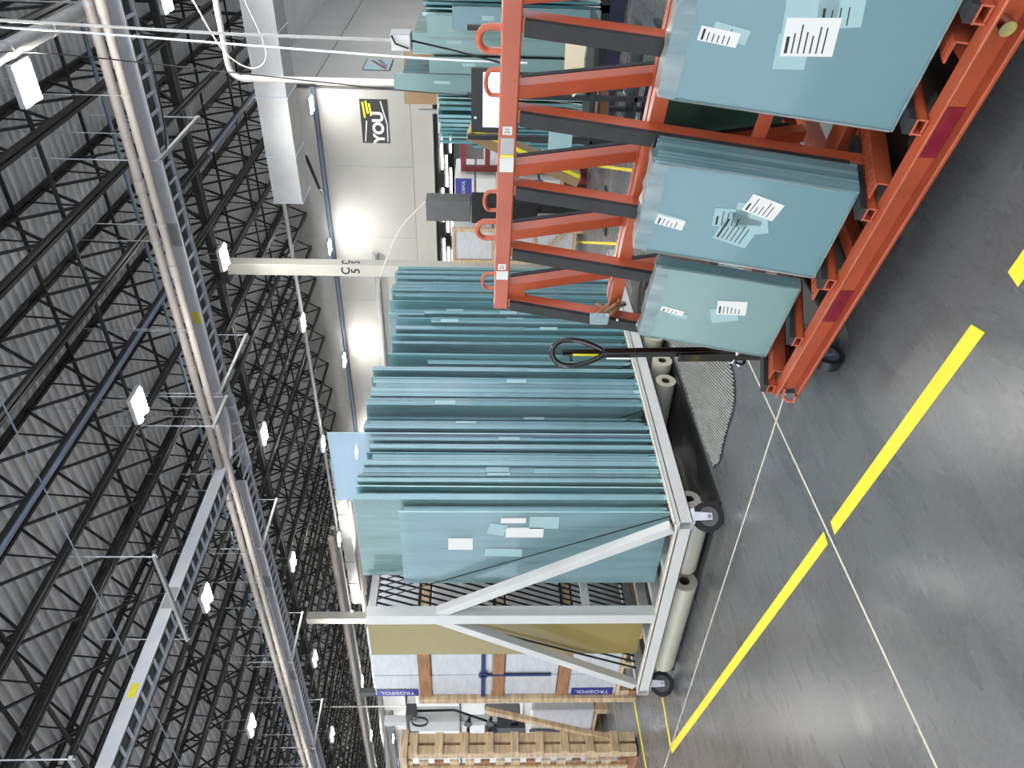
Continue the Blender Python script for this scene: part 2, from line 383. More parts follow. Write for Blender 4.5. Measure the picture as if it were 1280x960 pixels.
# columns with grid numbers on two faces
def column(Y, label, marks):
    c = thing('steel_column', label, 'column', (13.4, Y, 0))
    MB().box(-0.125, 0.125, -0.125, 0.125, 0.02, 6.8).build('shaft', CREAM, c, 0.012)
    MB().box(-0.2, 0.2, -0.2, 0.2, 0, 0.02).build('base_plate', CREAM, c)
    MB().box(-0.17, 0.17, -0.3, 0.3, 6.62, 6.8).build('cap_seat', STEEL, c)
    if marks:
        for ch, z in (('C', 4.30), ('5', 4.11)):
            text(ch, 0.235, INK, c, (-0.1265, 0, z), (0, -1, 0), (0, 0, 1), bold=0.006)
            text(ch, 0.235, INK, c, (0, -0.1265, z), (1, 0, 0), (0, 0, 1), bold=0.006)
column(7.5, 'cream square steel column with black grid letters behind the glass rack', True)
column(19.1, 'plain cream square steel column beyond the bronze sheet', False)

# ------------------------------------------------------------------ high-bay lamps
lm = MB()
for sx in (-0.1, 0.1):
    lm.add([(sx - 0.042, -0.2, 0), (sx + 0.042, -0.2, 0), (sx + 0.042, 0.2, 0), (sx - 0.042, 0.2, 0),
            (sx - 0.026, -0.19, -0.03), (sx + 0.026, -0.19, -0.03), (sx + 0.026, 0.19, -0.03), (sx - 0.026, 0.19, -0.03)],
           [(4, 7, 6, 5), (0, 4, 5, 1), (1, 5, 6, 2), (2, 6, 7, 3), (3, 7, 4, 0)])
one = MB()
one.add(lm.v[:8], lm.f[:5]); lens_me = one.mesh('led_lens', LAMP)
hous = MB().box(-0.17, 0.17, -0.21, 0.21, 0.0, 0.06).mesh('housing', GALVD)
wire_me = MB().tube((-0.12, 0, 0.06), (-0.05, 0, 1.46), 0.004, 5).tube((0.12, 0, 0.06), (0.05, 0, 1.46), 0.004, 5).mesh('hanger_wire', GALVD)
for XI, X in enumerate((-4.6, -0.3, 3.85, 8.0, 12.15, 16.45, 20.6, 24.8, 29.0)):
    for q in range(-2, 11):
        Y = 2.42 + 4.2 * q
        if (X > 22 and Y > YC) or (X < 0 and Y > 24): continue
        t = thing('high_bay_lamp', 'twin white high-bay lamp, %s in the %s row before the end wall' % (ORD[q + 2], ORD[8 - XI]), 'lamp', (X, Y, 6.2), 0, 'high-bay lamps in a ceiling grid')
        inst('housing', hous, t); inst('led_lens', lens_me, t); inst('led_lens', lens_me, t, (0.2, 0.0, 0)); inst('hanger_wire', wire_me, t)
# lamp rows in the lower hall
strip = MB().box(-0.06, 0.06, -0.6, 0.6, 0, 0.06).mesh('strip_lamp', LAMPW)
for X in (24.5, 27.5, 31):
    for q in range(9):
        tag(inst('strip_lamp', strip, None, (X, 7.4 + q * 1.9, 2.95)), 'white strip lamp under the dark soffit of the lower hall', 'lamp', 'strip lamps in the lower hall')

# ------------------------------------------------------------------ pipes, trays, ducts
def pipe(name, label, X, z, r, y0, y1, material, joint=3.0, clamp=1.5):
    t = thing(name, label, 'pipe', (X, 0, z))
    MB().tube((0, y0, 0), (0, y1, 0), r, 14).build('run', material, t)
    y = y0 + 1.2; c = MB().tube((0, -0.09, 0), (0, 0.09, 0), r * 1.22, 14).mesh('coupling', material)
    while y < y1: inst('coupling', c, t, (0, y, 0)); y += joint
    y = y0 + 0.5; c = MB().tube((0, -0.02, 0), (0, 0.02, 0), r * 1.15, 12).tube((0, 0, r), (0, 0, 7.5 - z), 0.006, 5).mesh('clamp', GALVD)
    while y < y1: inst('clamp', c, t, (0, y, 0)); y += clamp
pipe('drain_pipe', 'warm grey pipe nearer the camera of the pair under the deck', 9.60, 6.12, 0.062, -6, 60, PVC)
pipe('drain_pipe', 'warm grey pipe beside the cable tray, farther of the pair', 9.50, 5.93, 0.055, -6, 60, PVC, 3.4, 1.7)

def tray(name, label, p0, p1, width, rung_step=0.24, h=0.19, arc=None):
    """ladder tray between p0 and p1 (left bottom edge), width to its left"""
    p0, p1 = Vector(p0), Vector(p1); d = (p1 - p0); L = d.length; rz = math.atan2(d.y, d.x)
    t = thing(name, label, 'cable tray', p0, rz)
    for nm, y in (('side_rail', 0.0), ('side_rail', -width)):
        MB().box(0, L, y - 0.012, y + 0.012, 0, h).box(0, L, y - 0.02, y + 0.02, 0, 0.012).box(0, L, y - 0.02, y + 0.02, h - 0.012, h).build(nm, GALV, t)
    rg = MB().box(-0.018, 0.018, -width, 0, 0.02, 0.045).mesh('rung', GALV)
    x = 0.1; c = 0
    while x < L and c < 150: inst('rung', rg, t, (x, 0, 0)); x += rung_step; c += 1
    MB().box(0.1, L - 0.1, -width + 0.05, -0.16, 0.05, 0.10).build('cable_bundle', BLACK, t)
    sp = MB().box(-0.18, 0.18, 0.012, 0.02, 0.02, h - 0.02).mesh('splice_plate', GALVD)
    x = 3.0
    while x < L: inst('splice_plate', sp, t, (x, 0, 0)); x += 3.6
    return t
t1 = tray('cable_tray', 'galvanised ladder cable tray running beside the grey pipes', (10.2, -5, 6.0), (10.2, 8.5, 6.0), 0.36)
MB().box(11.52, 11.74, 0.020, 0.024, 0.05, 0.14).build('sticker', YELLOWP, t1)
t3 = tray('cable_tray', 'galvanised ladder cable tray continuing past the tray junction', (10.25, 10.3, 6.0), (10.25, 44, 6.0), 0.36)
t2 = tray('cable_tray', 'galvanised ladder cable tray branching overhead toward the camera', (9.9, 9.35, 6.0), (-4, 9.35, 6.0), 0.36)
t2.rotation_euler = (0, 0, math.pi); t2.location = (9.9, 9.35, 6.0)
MB().box(4.35, 4.55, 0.020, 0.024, 0.05, 0.14).build('sticker', YELLOWP, t2)
# junction of the three trays: curved fitting plates
j = thing('tray_junction', 'curved galvanised tee fitting joining the cable trays', 'tray fitting', (10.2, 8.5, 6.0))
pts = [(10.2 - 0.45 * (1 - math.cos(a)) - 10.2, 0.95 * math.sin(a), 0) for a in [i * math.pi / 2 / 8 for i in range(9)]]
mb = MB()
for a, b in zip(pts, pts[1:]): mb.bar((a[0], a[1], 0.095), (b[0], b[1], 0.095), 0.024, 0.19)
mb.build('curved_rail', GALV, j)
mb = MB()
mb.bar((0.4, 0, 0.095), (0.45, 1.8, 0.095), 0.024, 0.19)
mb.build('far_rail', GALV, j)
mb = MB(); 
for a in pts[::2]: mb.bar((a[0], a[1], 0.03), (0.42, a[1] + 0.3, 0.03), 0.03, 0.025)
mb.bar((-.1, 1.3, .03), (.42, 1.3, .03), .03, .025).bar((0, 1.7, .03), (.42, 1.7, .03), .03, .025)
mb.build('rung_set', GALV, j)
# trapeze hangers: strut and two rods
def trapeze(a, b, label):
    a, b = Vector(a), Vector(b); d = b - a; t = thing('trapeze_hanger', label, 'hanger', a, math.atan2(d.y, d.x)); L = d.length
    MB().box(0, L, -0.025, 0.025, -0.045, 0).build('strut', GALVD, t)
    for x in (0.03, L - 0.03):
        MB().tube((x, 0, -0.06), (x, 0, ZT - a.z), 0.009, 6).build('threaded_rod', GALV, t)
for i, Y in enumerate((0.0, 4.0, 8.0)):
    trapeze((9.95, Y, 5.98), (11.75, Y, 5.98), 'strut hanger with rods under the tray run, %s from the camera end' % ORD[i])
trapeze((9.15, 8.02, 5.86), (9.95, 8.02, 5.86), 'short strut hanger under the grey pipes by the tray junction')
for i, Y in enumerate((12.0, 16.0, 20.0, 24.0, 28.0)):
    trapeze((10.0, Y, 5.98), (11.4, Y, 5.98), 'strut hanger with rods beyond the tray junction, %s one' % ORD[i])
trapeze((6.7, 8.15, 5.98), (6.7, 10.1, 5.98), 'strut hanger under the branch tray with one end over the joists')
trapeze((4.05, 8.25, 5.98), (4.05, 10.1, 5.98), 'strut hanger under the branch tray nearest the camera')

# ducts
t = thing('round_duct', 'grey round duct overhead at the top corner with clamp rings', 'duct', (0, 2.12, 6.3))
MB().tube((2, 0, 0), (13, 0, 0), 0.09, 20).build('run', GALVD, t)
cm = MB().tube((-0.02, 0, 0), (0.02, 0, 0), 0.098, 20).tube((0, 0, 0.09), (0, 0, 1.3), 0.006, 5).mesh('clamp_ring', GALVD)
for X in (3.2, 4.4, 5.6, 6.8, 8.0, 8.9, 10.2): inst('clamp_ring', cm, t, (X, 0, 0))
t = thing('rectangular_duct', 'silver rectangular sheet metal duct ending over the wall', 'duct', (15.8, 0, 5.6))
y = -6.0; k = 0
while y < 7.2:
    y2 = min(y + 1.22, 7.25)
    MB().box(0, 0.85, y, y2 - 0.02, 0, 0.62).build('duct_section', DUCTM, t); 
    MB().box(-0.02, 0.87, y2 - 0.03, y2, -0.02, 0.64).build('flange', GALV, t); y = y2; k += 1
t = thing('branch_duct', 'dark grey ceiling duct far away beneath the joists', 'duct', (17.2, 0, 5.7))
for k in range(3): MB().tube((0.45, 17 + k * 3, 0.6), (0.45, 17 + k * 3, 1.95), 0.01, 5).build('hanger_rod', GALVD, t)
for k in range(6): MB().box(0, 0.9, 16.5 + k * 1.2, 17.66 + k * 1.2, 0, 0.6).build('duct_section', GALVD, t)
t = thing('branch_duct', 'second dark grey duct behind the pale blue sheet', 'duct', (18.2, 0, 4.9))
for k in range(3): MB().tube((0.45, 27 + k * 2.5, 1.1), (0.45, 27 + k * 2.5, 2.75), 0.01, 5).build('hanger_rod', GALVD, t)
for k in range(5): MB().box(0, 0.9, 26.5 + k * 1.3, 27.76 + k * 1.3, 0, 1.1).build('duct_section', GALVD, t)
# white drop pipe with elbow
pts = [(12.55, -4, 5.62), (12.55, 3.45, 5.62)] + [(12.55, 3.45 + 0.2 * math.sin(a), 5.42 + 0.2 * math.cos(a)) for a in (0.4, 0.8, 1.2)] + [(12.55, 3.65, 5.42), (12.55, 3.65, 0.6)]
t = thing('drop_pipe', 'white pipe turning down in an elbow before the poster wall', 'pipe', (0, 0, 0))
MB().path(pts, 0.045, 10).build('run', PVCW, t)
MB().tube((12.55, 3.65, 5.3), (12.55, 3.65, 5.42), 0.055, 10).build('elbow_collar', PVCW, t)
# sprinkler mains
def ppipe(label, pts, r, material, name='sprinkler_pipe'):
    t = MB().path(pts, r, 8).build(name, material); return tag(t, label, 'pipe')
ppipe('slate blue sprinkler pipe strapped under a joist overhead', [(-4, 6.52, 6.72), (9.2, 6.52, 6.72), (11.5, 6.52, 6.72)], 0.03, BLUEPIPE)
ppipe('slate blue sprinkler pipe crossing the bay behind the girder', [(13.9, 5.4, 6.7), (21, 5.4, 6.7)], 0.035, BLUEPIPE)
ppipe('slate blue main running along the end wall', [(XW - 0.12, YC, 6.3), (XW - 0.12, 60, 6.3)], 0.07, BLUEPIPE)
ppipe('pale conduit crossing under the far joists', [(17.2, 7.4, 6.4), (17.2, 45, 6.4)], 0.05, GALVD, 'conduit')
ppipe('slate blue branch line along the deck near the tray junction', [(11.0, -5, 6.95), (11.0, 45, 6.95)], 0.03, BLUEPIPE)
ppipe('thin blue branch line crossing below the joists', [(6.4, -5, 6.72), (6.4, 45, 6.72)], 0.009, BLUEPIPE)
ppipe('silver conduit on the wall below the lamps', [(XW - 0.1, 11.5, 5.0), (XW - 0.1, 30, 5.0)], 0.09, GALVD, 'conduit')
for i, (X, Y) in enumerate(((8.6, 18.5), (10.9, 23.5), (8.9, 29.0), (14.5, 26.0))):
    z = 6.3
    ppipe(['white conduit drop left of the far column', 'white conduit drop behind the far column', 'white conduit drop over the stacked crates', 'white conduit drop deep in the hall'][i],
          [(X, Y, ZT), (X, Y, 2.2)], 0.025, PVCW, 'conduit_drop')
# far pipe runs on the left side
for i, (X, z, r) in enumerate(((14.6, 5.9, 0.1), (15.0, 5.9, 0.08), (16.4, 5.6, 0.14))):
    ppipe(['pale overhead pipe beyond the far column', 'thin pale overhead pipe beyond the far column', 'thick pale overhead duct line deepest in the hall'][i], [(X, 17, z), (X, 62, z)], r, PVC, 'overhead_pipe')
# small red valve assembly on a black sprinkler riser by the duct
t = thing('sprinkler_riser', 'black sprinkler arm with red valve beside the silver duct', 'sprinkler', (18.4, 7.0, 5.7))
MB().path([(0, -3.05, 1.9), (0, -3, 0.6), (0, -2.9, 0.5), (0, 0, 0.5), (0, 0.2, 0.3), (-0.3, 0.9, 0.0)], 0.04, 8).build('arm', STEEL, t)
MB().tube((0, -0.1, 0.42), (0, 0.12, 0.42), 0.08, 10).build('valve', REDM, t)
MB().tube((-0.3, 0.9, -0.05), (-0.33, 1.0, -0.09), 0.05, 8).build('nozzle', CHROME, t)

# ================================================================== WHITE HARP RACK WITH GLASS
RX0, RX1, RY0, RYC, RY1 = 3.30, 7.05, 3.72, 4.74, 5.74
def caster(parent, x, y, r=0.1, ztop=0.22, rz=0.0, wheel=BLACK, fork=GALV):
    """swivel caster: fork, tyre and hub; every one a part with sub-parts"""
    c = MB().box(-0.05, 0.05, -0.05, 0.05, ztop - 0.015, ztop)
    for sy in (-0.032, 0.032):
        c.poly([(-0.03, sy - 0.003, ztop - 0.015), (0.03, sy - 0.003, ztop - 0.015), (0.022, sy - 0.003, r - 0.02), (-0.022, sy - 0.003, r - 0.02)], (0, 1, 0), 0.006)
    f = c.build('caster_fork', fork, parent, loc=(x, y, 0)); f.rotation_euler = (0, 0, rz)
    wme = MB().ring((0, -0.024, r), (0, 1, 0), r * 0.66, r, 0.048, 24).build('tyre', wheel, f)
    MB().tube((0, -0.02, r), (0, 0.02, r), r * 0.66, 20).build('hub', DGREY, f)
    MB().tube((0, -0.04, r), (0, 0.04, r), 0.014, 10).build('axle', CHROME, f)
    return f
rack = thing('harp_rack', 'white steel harp rack on casters, full of upright glass sheets', 'rack', (0, 0, 0))
def rk(name, mb, m=WHITE, bev=0.004): return mb.build(name, m, rack, bev)
Zb0, Zb1 = 0.215, 0.305
# base frame, open tube ends show at the corner
def sqtube(p0, p1, w, h, t=0.006):
    p0, p1 = Vector(p0), Vector(p1); d = (p1 - p0).normalized(); up = Vector((0, 0, 1)); sd = d.cross(up).normalized(); mb = MB()
    for s in (-1, 1):
        mb.bar(p0 + sd * s * (w / 2 - t / 2), p1 + sd * s * (w / 2 - t / 2), t, h)
        mb.bar(p0 + up * s * (h / 2 - t / 2), p1 + up * s * (h / 2 - t / 2), w, t)
    return mb
zc = (Zb0 + Zb1) / 2
rk('base_rail', sqtube((RX0, RY0, zc), (RX1, RY0, zc), 0.075, 0.09), bev=0)
rk('base_rail', sqtube((RX0, RY1, zc), (RX1, RY1, zc), 0.075, 0.09), bev=0)
rk('end_rail', sqtube((RX0 + 0.0375, RY0 + 0.0375, zc), (RX0 + 0.0375, RY1 - 0.0375, zc), 0.075, 0.09), bev=0)
rk('end_rail', sqtube((RX1 - 0.0375, RY0 + 0.0375, zc), (RX1 - 0.0375, RY1 - 0.0375, zc), 0.075, 0.09), bev=0)
for y in (RYC - 0.45, RYC, RYC + 0.45): rk('bearer', MB().box(RX0 + 0.075, RX1 - 0.075, y - 0.03, y + 0.03, Zb0 + 0.01, Zb1))
rk('ledge', MB().box(RX0 + 0.075, RX1 - 0.075, RY0 + 0.04, RY0 + 0.075, Zb1, Zb1 + 0.012), CHALK)
rk('ledge', MB().box(RX0 + 0.01, RX0 + 0.05, RY0 + 0.04, RY1 - 0.04, Zb1, Zb1 + 0.012), CHALK)
# end frames: post and two braces
for X in (RX0 + 0.045, RX1 - 0.045):
    rk('post', MB().box(X - 0.045, X + 0.045, RYC - 0.05, RYC + 0.05, Zb1, 2.42))
    rk('brace', MB().bar((X, RYC - 0.04, 1.90), (X, RY0 + 0.06, Zb1 + 0.03), 0.066, 0.066, (1, 0, 0)))
    rk('brace', MB().bar((X, RYC + 0.04, 1.90), (X, RY1 - 0.06, Zb1 + 0.03), 0.066, 0.066, (1, 0, 0)))
rk('top_rail', MB().box(RX0 + 0.09, RX1 - 0.09, RYC - 0.025, RYC + 0.025, 2.36, 2.42))
rk('middle_rail', MB().box(RX0 + 0.09, RX1 - 0.09, RYC - 0.02, RYC + 0.02, 0.78, 0.84))
# divider rods, a pair in every slot from the top rail out to the base rails
rodr = MB().tube((0, -0.02, 2.36), (0, RY0 - RYC + 0.09, Zb1), 0.0045, 6).mesh('divider_rod', RUBBER)
rodl = MB().tube((0, 0.02, 2.36), (0, RY1 - RYC - 0.09, Zb1), 0.009, 6).mesh('divider_rod', RUBBER)
hook = MB().bar((0, -0.07, 2.43), (0, 0.07, 2.43), 0.012, 0.02).mesh('rod_hook', RUBBER)
X = 3.53 - 0.0052 - 0.056; nslot = 0
while X < RX1 - 0.12:
    inst('divider_rod', rodr, rack, (X, RYC, 0)); inst('divider_rod', rodl, rack, (X, RYC, 0)); inst('rod_hook', hook, rack, (X, RYC, 0))
    X += 0.056; nslot += 1
for (x, y, rz) in ((RX0 + 0.07, RY0 - 0.01, -0.62), (RX0 + 0.07, RY1 - 0.01, -0.4), (RX1 - 0.1, RY0 + 0.03, 0.1), (RX1 - 0.1, RY1 - 0.03, 0.2), (5.2, RY1 - 0.03, 0.1)):
    caster(rack, x, y, 0.1, Zb0, rz)

# ---- the glass in the rack
def sheet_mesh(w, h, t): return MB()
def sheet(name, x, y0, y1, z0, z1, t, face, edge, parent=None, lean=0.0):
    mb = MB()
    p = [(0, 0, 0), (t, 0, 0), (t, y1 - y0, 0), (0, y1 - y0, 0), (lean, 0, z1 - z0), (t + lean, 0, z1 - z0), (t + lean, y1 - y0, z1 - z0), (lean, y1 - y0, z1 - z0)]
    mb.add(p, [(3, 0, 4, 7), (1, 2, 6, 5)], 0); mb.add(p, [(0, 3, 2, 1), (4, 5, 6, 7), (0, 1, 5, 4), (2, 3, 7, 6)], 1)
    o = mb.build(name, [face, edge], parent); o.location = (x, y0, z0); return o
def topz(X):
    if X < 3.56: return 2.14
    if X < 3.84: return 2.46
    if X < 4.22: return 2.43
    if X < 5.12: return 2.50
    if X < 5.95: return 2.40
    return 2.48
Z0 = Zb1 + 0.012
# front sheets with stickers
def stickers(o, lst, x=-0.0012):
    for (y, z, w_, h_, a, m) in lst:
        s = MB().box(-0.0004, 0.0004, -w_ / 2, w_ / 2, -h_ / 2, h_ / 2).build('sticker', m, o); s.location = (x, y, z); s.rotation_euler = (math.radians(a), 0, 0)
fs = sheet('glass_sheet', 3.47, RY0 + 0.06, 4.53, Z0, 2.15, 0.012, G_FRONT, G_EDGEL)
tag(fs, 'front clear glass sheet with white stickers behind the white diagonal brace', 'glass')
stickers(fs, [(0.32, 1.42, 0.12, 0.17, 0, PAPER), (0.17, 1.17, 0.11, 0.12, 14, PAPERU), (0.08, 1.06, 0.05, 0.17, 0, PAPER), (0.41, 1.12, 0.08, 0.26, 2, PAPERU), (0.2, 0.98, 0.10, 0.26, 0, PAPER), (0.10, 0.85, 0.12, 0.2, 0, PAPERU)])
# stretch film hugging the front sheet
fw = MB(); fw.box(3.462, 3.463, RY0 + 0.055, 4.56, 1.1, 2.19)
# the row of sheets and bundles behind it
random.seed(21)
X = 3.53; idx = 0
kinds = [(G_PALE, G_EDGEL, 'pale green'), (G_TEAL, G_EDGEL, 'clear teal'), (G_TEAL, G_EDGE, 'teal'), (G_DEEP, G_EDGE, 'deep teal')]
blue_done = False
while X < RX1 - 0.2:
    if not blue_done and X > 4.22:
        b = sheet('glass_sheet', X, RY0 + 0.06, 4.50, Z0, 2.75, 0.010, G_BLUE, G_EDGEL); blue_done = True
        tag(b, 'tallest pale sky blue glass sheet rising above the others in the white rack', 'glass'); X += 0.056; idx += 1; continue
    if X < 3.85: fm, em, cn = kinds[0] if random.random() < 0.8 else kinds[1]
    else: fm, em, cn = random.choices(kinds, (1, 4, 4, 3))[0]
    tz = topz(X) - random.choice((0, 0, 0.01, 0.03, 0.34 if 4.9 < X < 6.1 else 0.05, 0.02)); yy0 = RY0 + 0.06 + random.choice((0, 0, 0.02, 0.05, 0.0, 0.10))
    yy1 = RYC - 0.06 - random.choice((0.0, 0.1, 0.25))
    n = random.choice((1, 2, 3, 4, 4, 4))
    if n == 1:
        o = sheet('glass_sheet', X, yy0, yy1, Z0, tz, random.choice((0.012, 0.02)), fm, em, None, random.uniform(0, 0.012))
        tag(o, '%s glass sheet, %s in the white rack behind the stickered one' % (cn, ordinal(idx)), 'glass', 'glass standing in the white rack'); X += 0.056
    else:
        t = thing('glass_bundle', '%s wrapped glass bundle, %s in the white rack behind the stickered sheet' % (cn, ordinal(idx)), 'glass', (X, yy0, Z0), 0, 'glass standing in the white rack')
        for k in range(n):
            s = sheet('pane', 0, 0, yy1 - yy0, 0, tz - Z0 - (0.0 if k else 0.004), 0.0108, fm, random.choice((em, em, G_EDGEM, G_EDGEL, G_EDGE, G_EDGEK)), t); s.location = (k * 0.0115, 0, 0)
        mb = MB(); T = n * 0.0115 + 0.003; a, b2, c = -0.004, T, yy1 - yy0 + 0.004; zt = tz - Z0 + 0.005; zl = random.choice((0.02, 0.02, 0.05, 0.9))
        mb.add([(a, -0.006, zl), (b2, -0.006, zl), (b2, -0.006, zt), (a, -0.006, zt), (a, c, zl), (a, c, zt), (b2, c, zt), (b2, c, zl)], [(0, 1, 2, 3), (4, 0, 3, 5), (3, 2, 6, 5), (1, 7, 6, 2)])
        mb.build('stretch_wrap', FILMC, t)
        if random.random() < 0.5:
            z = random.uniform(0.6, 1.6); MB().box(0, T, -0.0085, -0.007, z, z + 0.16).build('sticker', PAPERU, t)
        X += 0.056
    idx += 1
# bronze tinted sheet in the other half
bz = MB().box(0, 0.012, 0, 0.50, 0, 2.14).build('bronze_sheet', BRONZE); bz.location = (3.49, 4.97, Z0 + 0.005)
tag(bz, 'bronze tinted sheet standing in the left half of the white rack', 'glass')
# ---- film rolls lying under the rack, on a black liner board
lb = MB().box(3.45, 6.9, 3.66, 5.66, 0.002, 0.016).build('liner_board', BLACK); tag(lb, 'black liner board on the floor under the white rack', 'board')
def roll(x, y, L, r, label, rz=0.0, z=None):
    t = thing('film_roll', label, 'film roll', (x, y, (0.016 + r) if z is None else z), rz, 'film rolls under the rack')
    MB().ring((0, 0, 0), (0, 1, 0), r * 0.42, r, L, 32).build('film', FILM, t)
    MB().ring((0, 0.004, 0), (0, 1, 0), r * 0.34, r * 0.42, L - 0.008, 24).build('core', COREM, t)
roll(3.44, 4.47, 1.04, 0.094, 'cream film roll under the rack end, nearest the yellow tape')
roll(3.53, 3.82, 0.58, 0.09, 'cream film roll directly behind the near corner caster')
roll(3.76, 3.95, 1.3, 0.08, 'cream film roll lying deeper behind the corner roll')
roll(4.86, 3.72, 1.2, 0.082, 'cream film roll under the rack, leftmost of three by the jack handle')
roll(5.06, 3.66, 1.2, 0.082, 'cream film roll under the rack, middle of three by the jack handle')
roll(5.42, 3.66, 1.2, 0.085, 'cream film roll half hidden behind the jack handle')

# ---- ribbed mat with rounded front edge
mt = thing('ribbed_mat', 'grey ribbed rubber mat on the floor before the film rolls', 'mat', (0, 0, 0))
cx, cy, rr = 4.35, 3.20, 0.72
out = []
for k in range(25):
    a = math.radians(100 + k * 150 / 24); out.append((4.30 + 0.74 * math.cos(a), 3.12 + 0.52 * math.sin(a)))
out = [(5.6, 3.58), (3.98, 3.60), (3.70, 3.57)] + [(3.62 + 0.03 * math.sin(k / 10 * 3.1) , 3.52 - k * 0.06) for k in range(1, 9)] + [(3.66, 2.95), (3.74, 2.86), (3.9, 2.80), (5.6, 2.74)]
MB().poly([(x, y, 0.001) for x, y in out], (0, 0, 1), 0.006).build('pad', RUBBER, mt)
def inside(x, y):
    c = False; n = len(out)
    for i in range(n):
        x1, y1 = out[i]; x2, y2 = out[i - 1]
        if (y1 > y) != (y2 > y) and x < (x2 - x1) * (y - y1) / (y2 - y1) + x1: c = not c
    return c
mb = MB(); dx, dy = math.cos(math.radians(20)), math.sin(math.radians(20))
q = -3.0
while q < 4.5:
    run = None; s = 2.0
    while s < 7.0:
        px, py = dx * s - dy * q, dy * s + dx * q
        ins = inside(px, py)
        if ins and run is None: run = s
        if (not ins or s > 6.96) and run is not None:
            if s - run > 0.03: mb.bar((dx * run - dy * q, dy * run + dx * q, 0.011), (dx * (s - .02) - dy * q, dy * (s - .02) + dx * q, 0.011), 0.009, 0.010)
            run = None
        s += 0.02
    q += 0.021
rb = mb.build('ribs', MATG, mt); rb['kind'] = 'stuff'

# ================================================================== ORANGE A-FRAME CART
CA = math.radians(72.5)
cart = thing('a_frame_cart', 'orange steel A-frame glass cart with black rubber bars', 'cart', (2.6, 2.08, 0), CA)
def ck(name, mb, m=ORANGE, bev=0.003, parent=None): return mb.build(name, m, parent or cart, bev)
CL = -2.9
def nf(z): return -0.50 + (1.48 - z) * 0.21      # front plane of the A
def nb(z): return -0.56 - (1.48 - z) * 0.21
def channel(y, face):
    mb = MB(); s = 1 if face > 0 else -1
    mb.box(CL, 0, y - s * 0.055, y - s * 0.048, 0.185, 0.285)
    mb.box(CL, 0, y - s * 0.055, y, 0.278, 0.287).box(CL, 0, y - s * 0.055, y, 0.183, 0.192)
    mb.box(CL, 0, y - s * 0.006, y, 0.183, 0.200)
    return mb
ck('front_channel', channel(0.0, 1)); ck('rear_channel', channel(-1.06, -1))
for x in (-0.03, -0.8, -1.6, -2.4): ck('cross_member', MB().box(x - 0.03, x + 0.03, -1.0, -0.055, 0.19, 0.25))
ck('spine', MB().box(CL, 0, -0.58, -0.48, 0.19, 0.27))
ck('black_infill', MB().box(CL, 0, -0.47, -0.06, 0.19, 0.196), BLACK, 0)  # flat black sheet filling the area between spine and front channel
for x in (-0.57, -1.37, -2.2): ck('reflector', MB().box(x - 0.09, x + 0.09, -0.0475, -0.045, 0.193, 0.277), REDTAPE, 0)
# top rail, hand loops, number cards
ck('top_rail', MB().box(CL, 0, -0.565, -0.495, 1.478, 1.545), bev=0.006)
def loop(x, w_, h_, r, y, parent_name='hand_loop'):
    pts = [(x - w_ / 2, y, 1.53), (x - w_ / 2, y, 1.545 + h_ * 0.55)]
    for k in range(1, 8):
        a = math.pi - k * math.pi / 8; pts.append((x + w_ / 2 * math.cos(a), y, 1.545 + h_ * 0.55 + h_ * 0.45 * math.sin(a)))
    pts += [(x + w_ / 2, y, 1.545 + h_ * 0.55), (x + w_ / 2, y, 1.53)]
    MB().path(pts, r, 10).build(parent_name, ORANGE, cart)
loop(-1.345, 0.085, 0.075, 0.012, -0.53); loop(-1.19, 0.10, 0.05, 0.008, -0.52); loop(-0.65, 0.10, 0.05, 0.008, -0.52)
loop(-0.48, 0.095, 0.08, 0.012, -0.53); loop(-0.17, 0.10, 0.055, 0.008, -0.52); loop(-1.72, 0.1, 0.055, 0.008, -0.52)
def railcard(x, w_, z0, z1, m): return MB().box(x - w_ / 2, x + w_ / 2, -0.495, -0.4938, z0, z1).build('card', m, cart)
for x, num in ((-1.01, '21'), (-0.29, '21')):
    c = railcard(x, 0.036, 1.496, 1.531, PAPER); text(num, 0.026, INK, c, (x, -0.4935, 1.5135), (-1, 0, 0), (0, 0, 1))
railcard(-0.855, 0.07, 1.485, 1.538, PAPER); railcard(-0.235, 0.055, 1.485, 1.538, PAPER)
railcard(-0.94, 0.075, 1.487, 1.537, GALVD)
c = railcard(-0.892, 0.018, 1.487, 1.537, YELLOWP)
# sloping bars: front ones carry rubber strips
stx = [-0.035, -0.375, -0.72, -1.065, -1.41, -1.755, -2.1, -2.45]
for x in stx:
    p0, p1 = (x, nf(1.49) - 0.03, 1.49), (x, nf(0.27) - 0.03, 0.27)
    b = ck('front_bar', MB().bar(p0, p1, 0.055, 0.05, (0, 1, 0)))
    q0, q1 = (x, nf(1.47) + 0.006, 1.47), (x, nf(0.33) + 0.006, 0.33)
    MB().bar(q0, q1, 0.057, 0.018, (0, 1, 0)).build('rubber_strip', RUBBER, b)
    xb = x - 0.095
    b = ck('rear_bar', MB().bar((xb, nb(1.49) + 0.03, 1.49), (xb, nb(0.27) + 0.03, 0.27), 0.055, 0.05, (0, 1, 0)))
    MB().bar((xb, nb(1.47) - 0.006, 1.47), (xb, nb(0.33) - 0.006, 0.33), 0.057, 0.018, (0, 1, 0)).build('rubber_strip', RUBBER, b)
ck('end_gusset', MB().box(-0.13, -0.01, -0.55, -0.52, 1.40, 1.48))
for z in (0.985,):
    ck('middle_rail', MB().box(CL, 0, nf(z) - 0.095, nf(z) - 0.05, z - 0.03, z + 0.025)); ck('middle_rail', MB().box(CL, 0, nb(z) + 0.05, nb(z) + 0.095, z - 0.045, z + 0.01))
for z in (0.62,): ck('lower_rail', MB().box(CL, 0, nf(z) - 0.095, nf(z) - 0.055, z - 0.02, z + 0.02))
